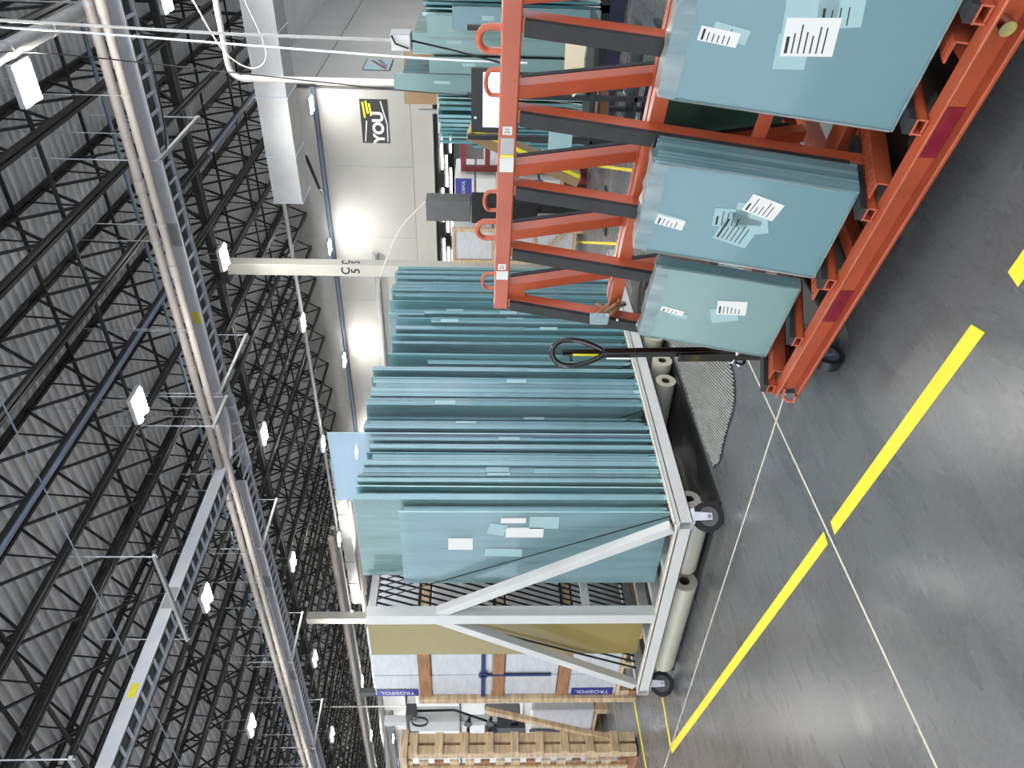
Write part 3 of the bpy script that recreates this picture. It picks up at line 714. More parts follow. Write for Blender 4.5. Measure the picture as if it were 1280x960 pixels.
# support arms with rubber pads, rising toward the front; slotted arms between
def zarm(y): return 0.325 + 0.21 * (y + 0.1)
for x in [-0.02 - 0.345 * k for k in range(8)]:
    a = ck('support_arm', sqtube((x, -0.46, zarm(-0.46) - 0.031), (x, -0.03, zarm(-0.03) - 0.031), 0.055, 0.036), bev=0)
    MB().bar((x, -0.42, zarm(-0.42) - 0.002), (x, -0.034, zarm(-0.034) - 0.002), 0.052, 0.022).build('rubber_pad', RUBBER, a)
    a = ck('support_arm', sqtube((x, -0.60, zarm(-0.46) - 0.031), (x, -1.03, zarm(-0.03) - 0.031), 0.055, 0.036), bev=0)
slot_me = None
for x in (-0.085, -0.62, -1.13, -1.62, -2.12):
    a = MB(); y0, y1 = -0.42, -0.06; z0, z1 = zarm(y0) - 0.012, zarm(y1) - 0.012
    for e_ in (-0.026, 0.026): a.bar((x + e_, y0, z0), (x + e_, y1, z1), 0.010, 0.006)
    for k in range(14):
        y = y0 + 0.012 + k * 0.0262; a.bar((x - 0.028, y, z0 + (z1 - z0) * (y - y0) / (y1 - y0)), (x + 0.028, y, z0 + (z1 - z0) * (y - y0) / (y1 - y0)), 0.013, 0.006)
    a.bar((x - 0.03, y0, z0 - 0.025), (x - 0.03, y1, z1 - 0.025), 0.006, 0.055)
    ck('slotted_arm', a, bev=0)
# end hook and shackles on the channel
ck('end_hook', MB().path([(-0.015, -0.04, 0.24), (0.015, -0.02, 0.245), (0.03, 0.0, 0.225), (0.015, 0.01, 0.2), (-0.02, 0.0, 0.2)], 0.008, 8), ORANGE, 0)
ck('knob', MB().tube((-1.72, -0.046, 0.235), (-1.72, -0.01, 0.235), 0.022, 12), CHROME, 0)
for (x, y, rz) in ((-0.13, -0.13, 1.75), (-0.2, -0.95, 0.3), (-2.6, -0.12, 0.6), (-2.6, -0.95, 0.2)):
    caster(cart, x, y, 0.07, 0.185, rz, BLACK, BLUEPIPE)
# clamp with clear plastic tag at the cart end
cl = thing('ratchet_clamp', 'tangle of brass fittings clamped on the cart mid rail', 'clamp', (2.6, 2.08, 0), CA)
for k in range(9):
    random.seed(40 + k)
    p = Vector((-0.10 + random.uniform(-0.06, 0.05), -0.40 + random.uniform(-0.04, 0.04), 1.0 + random.uniform(-0.03, 0.07)))
    d = Vector((random.uniform(-1, 1), random.uniform(-1, 1), random.uniform(-1, 1))).normalized() * 0.045
    MB().tube(p - d, p + d, 0.009, 8, 0.006).build('fitting', CHROME if k % 3 == 0 else WOODB, cl)
MB().poly([(-0.14, -0.36, 1.02), (-0.06, -0.36, 1.02), (-0.05, -0.37, 1.1), (-0.13, -0.37, 1.11)], (0, 1, 0), 0.003).build('plastic_tag', FILMC, cl)

# ---- glass packs leaning on the cart
LEAN = math.atan(0.21)
def pack(name, label, x0, x1, ybot, zbot, h, thick, nsheet, face=G_PACK, edge=G_EDGE, wrap=True, back=False):
    """x0 > x1; leaning back on the front bars. local: x along the cart, y out of the face, z up the face"""
    t = thing(name, label, 'glass', (0, 0, 0))
    M = Matrix.Rotation(CA, 4, 'Z'); M.translation = Vector((2.6, 2.08, 0))
    M = M @ Matrix.Translation((x1, ybot, zbot)) @ Matrix.Rotation(LEAN * (-1 if back else 1), 4, 'X')
    t.matrix_world = M
    W = x0 - x1; st = thick / nsheet
    random.seed(int(abs(x1) * 1000))
    for k in range(nsheet):
        j1, j2 = random.uniform(-0.006, 0.006), random.uniform(-0.008, 0.008)
        if k == 0: j1 = j2 = 0
        mb = MB(); ya, yb = -k * st, -k * st - st * 0.96
        p = [(j1, yb, 0), (W + j2, yb, 0), (W + j2, ya, 0), (j1, ya, 0), (j1, yb, h + j2), (W + j2, yb, h + j2), (W + j2, ya, h + j2), (j1, ya, h + j2)]
        mb.add(p, [(2, 3, 7, 6), (0, 1, 5, 4)], 0); mb.add(p, [(0, 3, 2, 1), (4, 5, 6, 7), (1, 2, 6, 5), (3, 0, 4, 7)], 1)
        mb.build('glass_pane', [face, (G_EDGEL, edge, G_EDGEM, G_EDGEL)[k % 4]], t)
    if wrap:
        # stretch film bunched along the top edge and hugging the right side
        mb = MB(); n = 16
        ring = []
        for i in range(n + 1):
            x = W * i / n; r = lambda s: random.uniform(-s, s)
            ring.append([(x, 0.004 + r(.002), h - 0.05 + r(.006)), (x, 0.006 + r(.002), h + 0.006), (x, -thick * .5, h + 0.018 + r(.006)), (x, -thick - 0.006, h + 0.008), (x, -thick - 0.004, h - 0.08)])
        vs = [p for rg in ring for p in rg]; m5 = 5
        mb.add(vs, [(i * m5 + k, (i + 1) * m5 + k, (i + 1) * m5 + k + 1, i * m5 + k + 1) for i in range(n) for k in range(m5 - 1)], 0, False)
        mb.build('bunched_wrap', WRAPC, t)
        mb = MB(); mb.add([(-0.008, 0.003, 0.0), (-0.008, -thick, 0), (-0.008, -thick, h), (-0.008, 0.003, h)], [(0, 1, 2, 3)])
        mb.build('side_wrap', FILMC, t)
        mb = MB(); mb.path([(0, 0.003, h * 0.1), (-0.004, 0.003, h * .5), (0, 0.004, h * .98)], 0.0035, 5).path([(W, 0.003, 0.01), (W + .002, 0.003, h * .98)], 0.004, 5).path([(0, 0.003, 0.004), (W, 0.003, 0.004)], 0.004, 5)
        mb.build('wrap_fold', WRAPC, t)
    return t, W, h
def label_card(t, x, z, w_, h_, ang, m=PAPER, lines=0, y=0.0015, dark=False):
    o = MB().box(-w_ / 2, w_ / 2, -0.0005, 0.0005, -h_ / 2, h_ / 2).build('paper_label', m, t); o.location = (x, y, z); o.rotation_euler = (0, math.radians(ang), 0)
    if lines:
        mb = MB(); random.seed(int(1000 * (x + z) + lines))
        for k in range(lines):
            zz = h_ / 2 - h_ * (k + 0.8) / (lines + 1.6); ww = w_ * random.uniform(0.35, 0.8); th = h_ * 0.014 * (2.2 if k == 0 else 1)
            mb.box(w_ * 0.42 - ww, w_ * 0.42, 0.0006, 0.0009, zz - th, zz + th)
        mb.build('print_lines', INK, o)
    return o
# local +x of the pack runs to the viewer's left
t, W, h = pack('glass_pack', 'large wrapped glass pack on the cart at the right picture edge', -1.335, -2.02, -0.10, 0.336, 0.725, 0.13, 10)
label_card(t, W - 0.235, h - 0.16, 0.045, 0.105, -8, PAPERU, 4, 0.001); label_card(t, W - 0.22, h - 0.13, 0.045, 0.115, -4, PAPER, 6)
for (x, z, w_, h_, a, m, L) in ((0.48, 0.38, 0.11, 0.09, 8, PAPERU, 0), (0.37, 0.365, 0.10, 0.14, 10, PAPERU, 0), (0.35, 0.29, 0.09, 0.12, 12, PAPERU, 4), (0.43, 0.345, 0.115, 0.145, 8, PAPER, 7)):
    label_card(t, x, z, w_, h_, a, m, L, 0.0008 + 0.0008 * (m is PAPER))
t, W, h = pack('glass_pack', 'thick wrapped glass pack in the middle of the orange cart', -0.675, -1.085, -0.10, 0.336, 0.69, 0.15, 12)
label_card(t, W - 0.165, h - 0.10, 0.045, 0.11, -10, PAPERU, 0, 0.001); label_card(t, W - 0.155, h - 0.105, 0.045, 0.105, -8, PAPER, 5)
for (x, z, w_, h_, a, m, L) in ((0.19, 0.38, 0.085, 0.12, 6, PAPERU, 5), (0.24, 0.34, 0.14, 0.13, -12, PAPERU, 6), (0.16, 0.32, 0.10, 0.10, 5, PAPERU, 0), (0.12, 0.285, 0.08, 0.12, -14, PAPER, 6), (0.20, 0.29, 0.1, 0.09, 20, PAPERU, 0)):
    label_card(t, x, z, w_, h_, a, m, L, 0.0008 + 0.0008 * (m is PAPER))
t, W, h = pack('glass_pack', 'small wrapped glass pack at the left end of the orange cart', -0.085, -0.53, -0.165, 0.322, 0.575, 0.065, 6, G_PACKL)
label_card(t, 0.25, h - 0.11, 0.032, 0.10, -8, PAPER, 4); label_card(t, 0.27, h - 0.14, 0.03, 0.08, -8, PAPERU, 0, 0.001)
label_card(t, 0.17, 0.23, 0.085, 0.12, 10, PAPER, 6); label_card(t, 0.22, 0.25, 0.09, 0.11, 22, PAPERU, 0, 0.001)
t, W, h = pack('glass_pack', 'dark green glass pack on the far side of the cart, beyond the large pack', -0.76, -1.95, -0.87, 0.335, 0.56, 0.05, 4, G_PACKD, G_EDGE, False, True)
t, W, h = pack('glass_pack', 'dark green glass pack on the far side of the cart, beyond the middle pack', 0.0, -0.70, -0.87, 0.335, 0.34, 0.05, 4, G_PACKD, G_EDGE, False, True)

# ================================================================== PALLET JACK
pj = thing('pallet_jack', 'black pallet jack with upright loop handle beside the orange cart', 'pallet jack', (2.96, 2.20, 0), CA)
hb = Vector((0, -0.12, 0.30))
MB().bar((0, -0.12, 0.34), (0, -0.10, 1.0), 0.045, 0.032, (0, 1, 0)).build('shaft', GLOSSBLACK, pj, 0.006)
MB().poly([(-0.035, -0.10, 0.33), (0.035, -0.10, 0.33), (0.028, -0.09, 0.62), (-0.028, -0.09, 0.62)], (0, 1, 0), 0.02).build('shaft_bracket', GLOSSBLACK, pj, 0.004)
pts = []
for k in range(28):
    a = 2 * math.pi * k / 28; r = 1.0
    q_ = 0.078 * math.sin(a) * (0.78 + 0.3 * math.cos(a)); pts.append((-0.57 * q_, -0.10 - 0.82 * q_, 1.125 + 0.128 * math.cos(a)))
MB().path(pts, 0.014, 10, closed=True).build('grip_loop', GLOSSBLACK, pj)
MB().bar((0, -0.10, 1.0), (0, -0.10, 1.2), 0.03, 0.02, (0, 1, 0)).build('grip_spine', GLOSSBLACK, pj)
MB().path([(0.0, -0.10, 1.13), (0.03, -0.09, 1.16), (0.05, -0.09, 1.15)], 0.006, 8).build('release_lever', GLOSSBLACK, pj)
MB().box(-0.006, 0.010, -0.089, -0.0885, 1.02, 1.15).build('sticker', YELLOWP, pj)
MB().box(0.008, 0.022, -0.0785, -0.078, 0.86, 0.98).build('sticker', PAPER, pj)
MB().tube((0, -0.12, 0.12), (0, -0.12, 0.34), 0.045, 16).build('pump', BLACK, pj)
MB().tube((-0.05, -0.10, 0.33), (0.05, -0.10, 0.33), 0.022, 14).build('pivot', CHROME, pj)
MB().ring((0.035, -0.09, 0.30), (1, 0, 0), 0.018, 0.032, 0.014, 18).build('collar', CHROME, pj)
for sx in (-0.04, 0.04):
    MB().ring((sx - 0.02, -0.12, 0.085), (1, 0, 0), 0.03, 0.085, 0.04, 24).build('steer_wheel', BLACK, pj)
for sy in (-0.33, 0.09):
    MB().box(-1.3, -0.1, sy - 0.07, sy + 0.07, 0.10, 0.14).build('fork', BLACK, pj)
MB().box(-0.14, -0.04, -0.42, 0.16, 0.10, 0.2).build('fork_crosshead', BLACK, pj)

# ================================================================== YELLOW FLOOR TAPE
def strip_tape(a, b, w_, label, cut=0.0):
    a, b = Vector((a[0], a[1], 0)), Vector((b[0], b[1], 0)); d = (b - a).normalized(); s = Vector((-d.y, d.x, 0)) * w_ / 2
    o = MB().poly([a - s, b - s + d * cut, b + s, a + s], (0, 0, 1), 0.0018).build('floor_tape', YELLOW)
    return tag(o, label, 'floor tape')
strip_tape((3.06, 6.2), (2.29, 2.662), 0.064, 'yellow floor tape strip from the corner by the crates to the saw cut')
strip_tape((2.272, 2.575), (2.0, 1.32), 0.066, 'long yellow floor tape strip before the orange cart', 0.03)
strip_tape((1.955, 1.10), (1.80, 0.35), 0.066, 'short torn yellow tape piece at the right picture edge')
strip_tape((3.07, 6.2), (4.9, 6.02), 0.05, 'yellow floor tape strip running under the rack from the corner')
strip_tape((4.2, 7.32), (-0.5, 7.0), 0.05, 'far yellow floor tape strip past the wooden crates')
strip_tape((17.0, 6.6), (7.2, 2.9), 0.035, 'yellow aisle line seen between the orange bars')
strip_tape((14.5, 7.4), (7.0, 3.6), 0.035, 'second yellow aisle line seen between the orange bars')

# ================================================================== CRATED FILM BOXES BEHIND THE RACK
tc = thing('film_crate', 'tall shrink-wrapped stack of white film boxes in a timber crate', 'crate', (4.06, 6.02, 0))
lay = [(0.23, 0.71), (0.83, 1.35), (1.47, 2.06), (2.18, 2.63)]
for z0, z1 in lay:
    for k in range(3):
        MB().box(0.02, 1.1, 0.02 + k * 0.36, 0.37 + k * 0.36, z0, z1).build('wrapped_box', WRAPW, tc, 0.012)
for z0, z1 in ((0.71, 0.83), (1.35, 1.47), (2.06, 2.18)):
    MB().box(0.0, 0.06, 0.0, 1.08, z0 + 0.005, z1 - 0.005).build('batten', WOODB, tc, 0.004)
    MB().box(0.06, 1.1, 0.05, 1.05, z0 + 0.02, z1 - 0.02).build('spacer_board', WOOD, tc)
MB().box(-0.03, 0.07, 1.085, 1.165, 0.02, 2.2).build('corner_post', WOOD, tc, 0.004)
MB().box(0.95, 1.05, 1.085, 1.165, 0.02, 2.2).build('corner_post', WOOD, tc, 0.004)
for y in (0.02, 0.5, 1.0): MB().box(0.0, 1.1, y, y + 0.1, 0.1, 0.2).build('runner', WOOD, tc, 0.004)
MB().box(0.0, 1.1, 0.0, 1.1, 0.2, 0.23).build('deck_board', WOOD, tc)
for y in (0.02, 0.52, 1.0): MB().box(0.0, 0.12, y, y + 0.09, 0.0, 0.1).build('foot_block', WOODB, tc)
for z0, z1 in ((2.20, 2.61), (0.26, 0.68)):
    lb_ = MB().box(0.011, 0.0125, 0.97, 1.085, z0, z1).build('blue_label', BLUE, tc)
    text('TROSIFOL', 0.075, PAPER, lb_, (0.0105, 1.03, (z0 + z1) / 2), (0, 0, 1), (0, 1, 0))
MB().box(-0.004, 0.01, 0.0, 1.17, 1.54, 1.58).build('strap', BLUESTRAP, tc); MB().box(-0.004, 0.01, 0.69, 0.72, 0.9, 1.56).build('strap', BLUESTRAP, tc)
MB().ring((-0.012, 0.70, 1.56), (1, 0, 0), 0.02, 0.045, 0.02, 14).build('strap_buckle', BLUESTRAP, tc)
MB().box(0.0, 0.05, 1.0, 1.06, 2.63, 2.78).build('black_corner_guard', BLACK, tc)
tp = MB().bar((3.98, 7.22, 1.53), (3.80, 7.5, 0.16), 0.06, 0.05, (1, 0, 0)).build('timber_prop', WOOD, None, 0.004)
tag(tp, 'loose pine timber leaning between the film crate and the slatted crate', 'timber')

# slatted crate at the left edge
sc2 = thing('slatted_crate', 'tall slatted pine crate at the lower picture edge beside the film crate', 'crate', (3.66, 7.46, 0))
for x in (0.0, 0.12):
    for y in (0.0, 0.62, 1.24):
        MB().box(x, x + 0.09, y, y + 0.09, 0.02, 2.3).build('post', WOOD, sc2, 0.004)
for k in range(15):
    z = 0.12 + k * 0.152
    MB().box(-0.025, 0.0, 0.10, 1.4, z, z + 0.09).build('slat', WOOD if k % 3 else WOODB, sc2, 0.003)
for k in range(9):
    z = 0.2 + k * 0.25
    MB().box(0.0, 0.21, -0.025, 0.0, z, z + 0.08).build('slat', WOOD, sc2, 0.003)
for y in (0.18, 0.42, 0.85): MB().box(-0.05, -0.026, y, y + 0.08, 0.1, 2.36).build('stile', WOOD, sc2, 0.003)
MB().box(-0.05, 0.24, -0.03, 1.4, 2.3, 2.37).build('lid_board', WOOD, sc2, 0.004)
MB().box(0.0, 0.2, 0.1, 1.3, 0.0, 0.1).build('bottom_board', WOODB, sc2)

# wrapped pallet behind the gap
wp = thing('wrapped_pallet', 'grey film-wrapped pallet load behind the leaning timber', 'pallet', (4.9, 8.9, 0))
MB().box(0, 1.1, 0, 1.3, 0.15, 0.95).build('wrapped_load', WRAPW, wp, 0.03)
for y in (0.0, 0.6, 1.2): MB().box(0, 1.1, y, y + 0.1, 0.0, 0.12).build('runner', WOOD, wp)
MB().box(0, 1.1, 0, 1.3, 0.12, 0.15).build('deck_board', WOOD, wp)
MB().bar((-0.02, 0.5, 0.15), (-0.02, 0.46, 0.96), 0.05, 0.01, (1, 0, 0)).build('black_strap', BLACK, wp)

# glass manipulator on a mast, seen through the gap
mp = thing('glass_manipulator', 'dark grey glass lifting manipulator on a mast far behind the crates', 'machine', (6.5, 12.1, 0))
MB().box(-0.06, 0.06, -0.06, 0.06, 0.05, 3.15).build('mast', GALVD, mp)
MB().box(-0.4, 0.4, -0.4, 0.4, 0.0, 0.05).build('base_plate', BLACK, mp)
MB().box(-0.1, 0.1, -0.35, 0.75, 2.62, 2.78).build('boom', STEEL, mp)
MB().box(-0.14, 0.14, -0.2, 0.1, 1.9, 2.72).build('hoist_body', GALVD, mp, 0.02)
for z in (1.0, 1.4, 1.75): MB().bar((-0.15, -0.35, z), (-0.15, 0.55, z + 0.05), 0.04, 0.05).build('suction_beam', BLACK, mp)
for z in (1.02, 1.42, 1.77):
    for y in (-0.3, 0.1, 0.5): MB().tube((-0.16, y, z), (-0.24, y, z), 0.03, 10, 0.07).build('suction_cup', BLACK, mp)
MB().path([(0, -0.3, 2.6), (0.02, -0.28, 2.0), (-0.1, -0.1, 1.4), (-0.1, 0.3, 1.1)], 0.02, 6).build('hose', BLACK, mp)
MB().box(-0.3, 0.3, -0.5, 0.5, 0.25, 0.85).build('pump_cabinet', GALVD, mp, 0.02)
MB().box(-0.25, 0.35, 0.1, 0.7, 0.9, 1.5).build('drive_unit', DGREY, mp, 0.02)
MB().box(-0.3, -0.1, -0.3, 0.0, 0.4, 1.3).build('control_box', BLACK, mp, 0.01)
for k in range(6): MB().tube((-0.32, 0.05 + k * 0.11, 0.1), (-0.32, 0.05 + k * 0.11, 0.8 + 0.1 * (k % 3)), 0.022, 8).build('guide_tube', (PAPER, REDM, GALVD)[k % 3], mp)
MB().ring((-0.2, -0.3, 2.55), (1, 0, 0), 0.12, 0.14, 0.03, 18).build('hand_ring', BLACK, mp)
# white cabinet wall behind it
cw = thing('cabinet_row', 'row of white cabinets far behind the manipulator', 'cabinet', (9.0, 15.0, 0))
for k in range(7): MB().box(0, 0.6, k * 0.8 + 0.01, k * 0.8 + 0.79, 0.05, 3.0).build('cabinet_door', PAPER, cw, 0.01)
for z in (1.0, 2.0): MB().box(-0.03, 0.0, 0.0, 5.6, z, z + 0.04).build('rail', BLACK, cw)
MB().box(0, 0.6, 0, 5.6, 0, 0.05).build('plinth', DARK, cw)

# ================================================================== SECOND RACK (far right) seen past the orange cart
r2 = thing('harp_rack', 'far glass rack behind the workstation with dark skirts', 'rack', (9.25, 1.0, 0))
for x in (0.0, 1.25): MB().box(x, x + 0.08, 0.0, 2.5, 0.2, 0.3).build('base_rail', BLACK, r2)
for y in (0.0, 0.8, 1.6, 2.42): MB().box(0.0, 1.3, y, y + 0.08, 0.2, 0.3).build('cross_rail', BLACK, r2)
for y in (0.0, 2.42): MB().box(0.6, 0.68, y, y + 0.08, 0.3, 2.2).build('post', WHITE, r2)
MB().box(0.6, 0.68, 0.08, 2.42, 2.12, 2.2).build('top_rail', WHITE, r2)
MB().box(-0.02, 0.0, 0.0, 2.5, 0.03, 0.2).build('navy_skirt', NAVY, r2)
rod2 = MB().tube((0.03, 0, 0.3), (0.62, 0, 2.12), 0.008, 6).mesh('divider_rod', PAPER)
for k in range(45): inst('divider_rod', rod2, r2, (0, 0.1 + k * 0.052, 0))
for (x, y) in ((0.06, 0.06), (0.06, 2.44), (1.25, 0.06), (1.25, 2.44)): caster(r2, x, y, 0.09, 0.2, 0.2)
random.seed(5); y = 1.10; idx = 0
while y < 3.46:
    tz = 2.30 if y < 2.1 else 2.44 if y < 2.37 else 2.22 if y < 2.6 else 2.6 if y < 2.8 else 2.18
    tz -= random.uniform(0, 0.05); z0 = 0.31
    if random.random() < 0.2: tz -= 0.4
    fm, em, cn = random.choice(((G_TEAL, G_EDGEL, 'clear teal'), (G_DEEP, G_EDGE, 'deep teal'), (G_PALE, G_EDGEL, 'pale green'), (G_TEAL, G_EDGE, 'teal')))
    T = random.choice((0.014, 0.03, 0.036, 0.04)); xa_ = 9.27 + random.uniform(0, 0.06); xb_ = xa_ + random.uniform(0.7, 0.95)
    mb = MB(); p = [(xa_, y, z0), (xb_, y, z0), (xb_, y + T, z0), (xa_, y + T, z0), (xa_, y, tz), (xb_, y, tz), (xb_, y + T, tz), (xa_, y + T, tz)]
    mb.add(p, [(0, 1, 5, 4), (2, 3, 7, 6)], 0); mb.add(p, [(0, 3, 2, 1), (4, 5, 6, 7), (1, 2, 6, 5), (3, 0, 4, 7)], 1)
    tag(mb.build('glass_sheet', [fm, random.choice((G_EDGEL, G_EDGEM, G_EDGE))]), '%s glass sheet, %s from the picture edge in the far rack' % (cn, ordinal(idx)), 'glass', 'glass standing in the far rack')
    y += 0.052; idx += 1
def upright_pack(x, y0, y1, zt, label, m=G_PACKL):
    t = thing('glass_pack', label, 'glass', (x, y0, 0.31)); W = y1 - y0; H = zt - 0.31
    for k in range(3): MB().box(k * 0.008, k * 0.008 + 0.006, 0.0 + 0.004 * k, W, 0, H - 0.012 * k).build('glass_pane', m, t)
    MB().path([(-0.002, 0, 0.02), (-0.002, 0, H), (-0.002, W, H), (-0.002, W, 0.02)], 0.004, 5).build('wrap_fold', WRAPC, t)
    MB().box(-0.004, -0.003, W * 0.35, W * 0.55, H * 0.72, H * 0.80).build('sticker', PAPERU, t)
upright_pack(9.22, 2.58, 2.78, 2.66, 'tall narrow pale wrapped pane pack beside the cartons in the far rack')
upright_pack(9.18, 2.12, 2.33, 2.46, 'pale wrapped pane pack behind the hanging power box')
upright_pack(9.16, 1.93, 2.16, 2.25, 'pale wrapped pane pack right of the hanging power box')
upright_pack(9.13, 1.83, 2.08, 1.96, 'short bluish wrapped pane pack above the first hand loop', G_PACK)
upright_pack(9.20, 2.38, 2.56, 2.24, 'pale wrapped pane pack in front of the upper carton')
# cardboard cartons on top of the far rack
def carton(x, y, z, dx, dy, dz, label):
    c = thing('carton', label, 'carton', (x, y, z), 0.12)
    MB().box(0, dx, 0, dy, 0, dz).build('body', CARD, c, 0.004); MB().box(-0.003, dx + 0.003, dy / 2 - 0.03, dy / 2 + 0.03, dz, dz + 0.002).build('tape', WOODB, c)
    MB().box(0.0, dx / 2 - 0.004, -0.004, dy + 0.004, dz, dz + 0.006).build('flap', CARD, c); MB().box(dx / 2 + 0.004, dx, -0.004, dy + 0.004, dz, dz + 0.006).build('flap', CARD, c)
carton(10.66, 2.72, 2.19, 0.28, 0.27, 0.48, 'brown cardboard carton standing above the far glass')
carton(10.66, 3.18, 2.19, 0.28, 0.2, 0.50, 'brown carton behind the tall pale sheet on the right')
sh = thing('storage_shelf', 'dark metal shelf holding the cartons behind the far glass rack', 'shelf', (10.62, 2.4, 0))
for z in (1.0, 2.14): MB().box(0, 0.6, 0, 1.1, z, z + 0.04).build('shelf_board', GALVD, sh)
for x in (0, 0.55):
    for y in (0, 1.05): MB().box(x, x + 0.05, y, y + 0.05, 0, 2.5).build('upright', GALVD, sh)

# ---- workstation in front of it
ws = thing('workstation_desk', 'packing workstation desk with slanted grey shelf and black posts', 'desk', (7.0, 1.5, 0))
MB().bar((0.2, 1.02, 1.74), (0.2, 1.47, 0.66), 0.25, 0.11, (0, 1, 0)).build('slanted_shelf', CARD, ws)
MB().bar((0.07, 0.965, 1.72), (0.07, 1.41, 0.66), 0.012, 0.035, (0, 1, 0)).build('yellow_edge', YELLOWP, ws)
for y in (0.05, 0.62, 1.0): MB().box(0.0, 0.05, y, y + 0.04, 0.03, 1.75).build('post', BLACK, ws)
MB().box(-0.02, 0.5, 0.0, 1.1, 0.6, 0.64).build('table_top', BLACK, ws); MB().box(0.0, 0.45, 0.05, 1.0, 0.2, 0.23).build('lower_shelf', BLACK, ws)
MB().box(-0.03, 0.0, 0.42, 0.56, 0.35, 1.5).build('crossbar_column', BLACK, ws)
for y in (0.05, 1.0): MB().box(0.0, 0.5, y, y + 0.05, 0.0, 0.05).build('foot', BLACK, ws)
pb = MB().poly([(0, 0.12, 0.72), (0, 0.55, 0.73), (0, 0.62, 0.80), (0, 0.40, 0.895), (0, 0.12, 0.90)], (1, 0, 0), 0.018).build('plywood_offcut', CREAMB); pb.location = (6.96, 1.5, -0.0)
tag(pb, 'pale plywood offcut propped on the workstation behind the orange bars', 'board')
mo = thing('monitor', 'black monitor with lit pale blue screen behind the cart rail', 'monitor', (6.6, 1.79, 1.3))
MB().box(0, 0.04, 0, 0.54, 0, 0.41).build('case', BLACK, mo, 0.006); MB().box(-0.002, 0.0, 0.03, 0.49, 0.03, 0.31).build('screen', SCREEN, mo)
mb = MB()
for k in range(9): mb.box(-0.003, -0.002, 0.06, 0.06 + 0.07 + 0.035 * ((k * 5) % 7), 0.07 + k * 0.022, 0.075 + k * 0.022)
mb.build('screen_text', GALVD, mo)
MB().box(-0.0025, -0.001, 0.4, 0.42, 0.365, 0.385).build('sticker', PAPER, mo)
MB().path([(0.06, 0.27, 0.2), (0.2, 0.16, 0.1), (0.36, 0.26, 0.04), (0.42, 0.26, -0.66)], 0.025, 8).build('arm', BLACK, mo)
MB().tube((0.42, 0.26, -0.66), (0.42, 0.26, -0.62), 0.06, 12).build('clamp_foot', BLACK, mo)
MB().box(0.04, 0.07, 0.2, 0.34, 0.13, 0.27).build('mount_plate', BLACK, mo)
qc = thing('card_stand', 'pale square card on a black post of the workstation', 'sign', (6.99, 2.30, 0.64))
MB().box(-0.404, -0.40, 0, 0.19, 0.18, 0.39).build('card', PAPERU, qc); MB().box(-0.40, -0.375, 0.08, 0.11, 0.0, 0.55).build('post', BLACK, qc); MB().box(-0.40, 0.1, 0.07, 0.12, 0.0, 0.02).build('foot', BLACK, qc)
ch = thing('stool', 'brown padded stool under the workstation', 'stool', (7.4, 2.35, 0))
MB().tube((0, 0, 0.42), (0, 0, 0.5), 0.18, 18).build('cushion', WOODB, ch); MB().tube((0, 0, 0.06), (0, 0, 0.42), 0.03, 8).build('column', BLACK, ch)
for k in range(5):
    a = k * 1.2566; MB().bar((0, 0, 0.07), (0.22 * math.cos(a), 0.22 * math.sin(a), 0.03), 0.04, 0.03).build('foot', BLACK, ch)

# power box hanging on a cord
pw = thing('hanging_power_box', 'grey power box hanging on a cord before the far rack', 'power box', (6.44, 1.55, 2.18))
MB().box(-0.06, 0.07, -0.07, 0.07, 0.0, 0.16).build('body', GALVD, pw, 0.008); MB().box(-0.066, -0.06, -0.055, 0.06, 0.01, 0.15).build('face', PAPER, pw)
MB().path([(-0.07, -0.05, 0.15), (-0.1, 0, 0.12), (-0.08, 0.04, 0.02)], 0.008, 6).build('guard', BLACK, pw)
MB().path([(0, 0, 0.16), (0.02, -0.01, 1.5), (0.12, -0.05, 3.5), (0.16, -0.06, 5.3)], 0.012, 6).build('upper_cord', GALVD, pw)
MB().path([(0, 0, 0.0), (-0.03, 0.05, -0.3), (0.05, 0.16, -0.7), (0.1, 0.35, -1.0)], 0.008, 6).build('lower_cord', BLACK, pw)
def cord(pts, r, m, label): tag(MB().path(smooth(pts), r, 6).build('drop_cable', m), label, 'cable')
cord([(7.66, 1.8, 7.5), (7.66, 1.83, 5.8), (7.41, 1.93, 2.3), (7.4, 1.95, 1.2)], 0.010, GALV, 'pale conduit hanging down beside the power box')
cord([(7.55, 2.02, 6.18), (7.51, 2.01, 5.49), (7.22, 2.17, 2.38), (7.2, 2.2, 1.3)], 0.006, BLACK, 'thin black cord hanging between the poster and the carton')
cord([(12.6, 0.8, 7.4), (12.5, 1.6, 6.4), (12.4, 2.4, 5.95), (12.4, 3.2, 5.6), (12.4, 3.45, 5.2), (12.4, 3.2, 4.95), (12.2, 2.4, 5.1)], 0.012, PVCW, 'white cable looping over the drop pipe')
cord([(10.4, 2.6, 6.5), (10.5, 2.5, 6.0), (10.3, 3.6, 5.9), (10.4, 4.4, 6.1)], 0.012, BLACK, 'black cable drooping from the cable tray')

# grey enclosure on a post
ge = thing('control_enclosure', 'grey enclosure over a black cabinet behind the cart rail', 'cabinet', (9.0, 4.06, 0))
MB().box(0, 0.25, 0, 0.28, 1.76, 2.33).build('grey_box', DGREY, ge, 0.008); MB().box(0, 0.3, 0.0, 0.3, 0.9, 1.75).build('black_box', BLACK, ge, 0.008)
MB().box(0.08, 0.18, 0.08, 0.18, 0.02, 0.9).build('post', BLACK, ge); MB().box(-0.1, 0.35, -0.1, 0.4, 0, 0.02).build('base_plate', BLACK, ge)
cord([(9.1, 4.1, 2.33), (9.4, 4.7, 2.75), (9.7, 5.6, 3.1), (10.0, 6.0, 3.15)], 0.006, PVCW, 'thin white wire from the grey enclosure up to the wall')

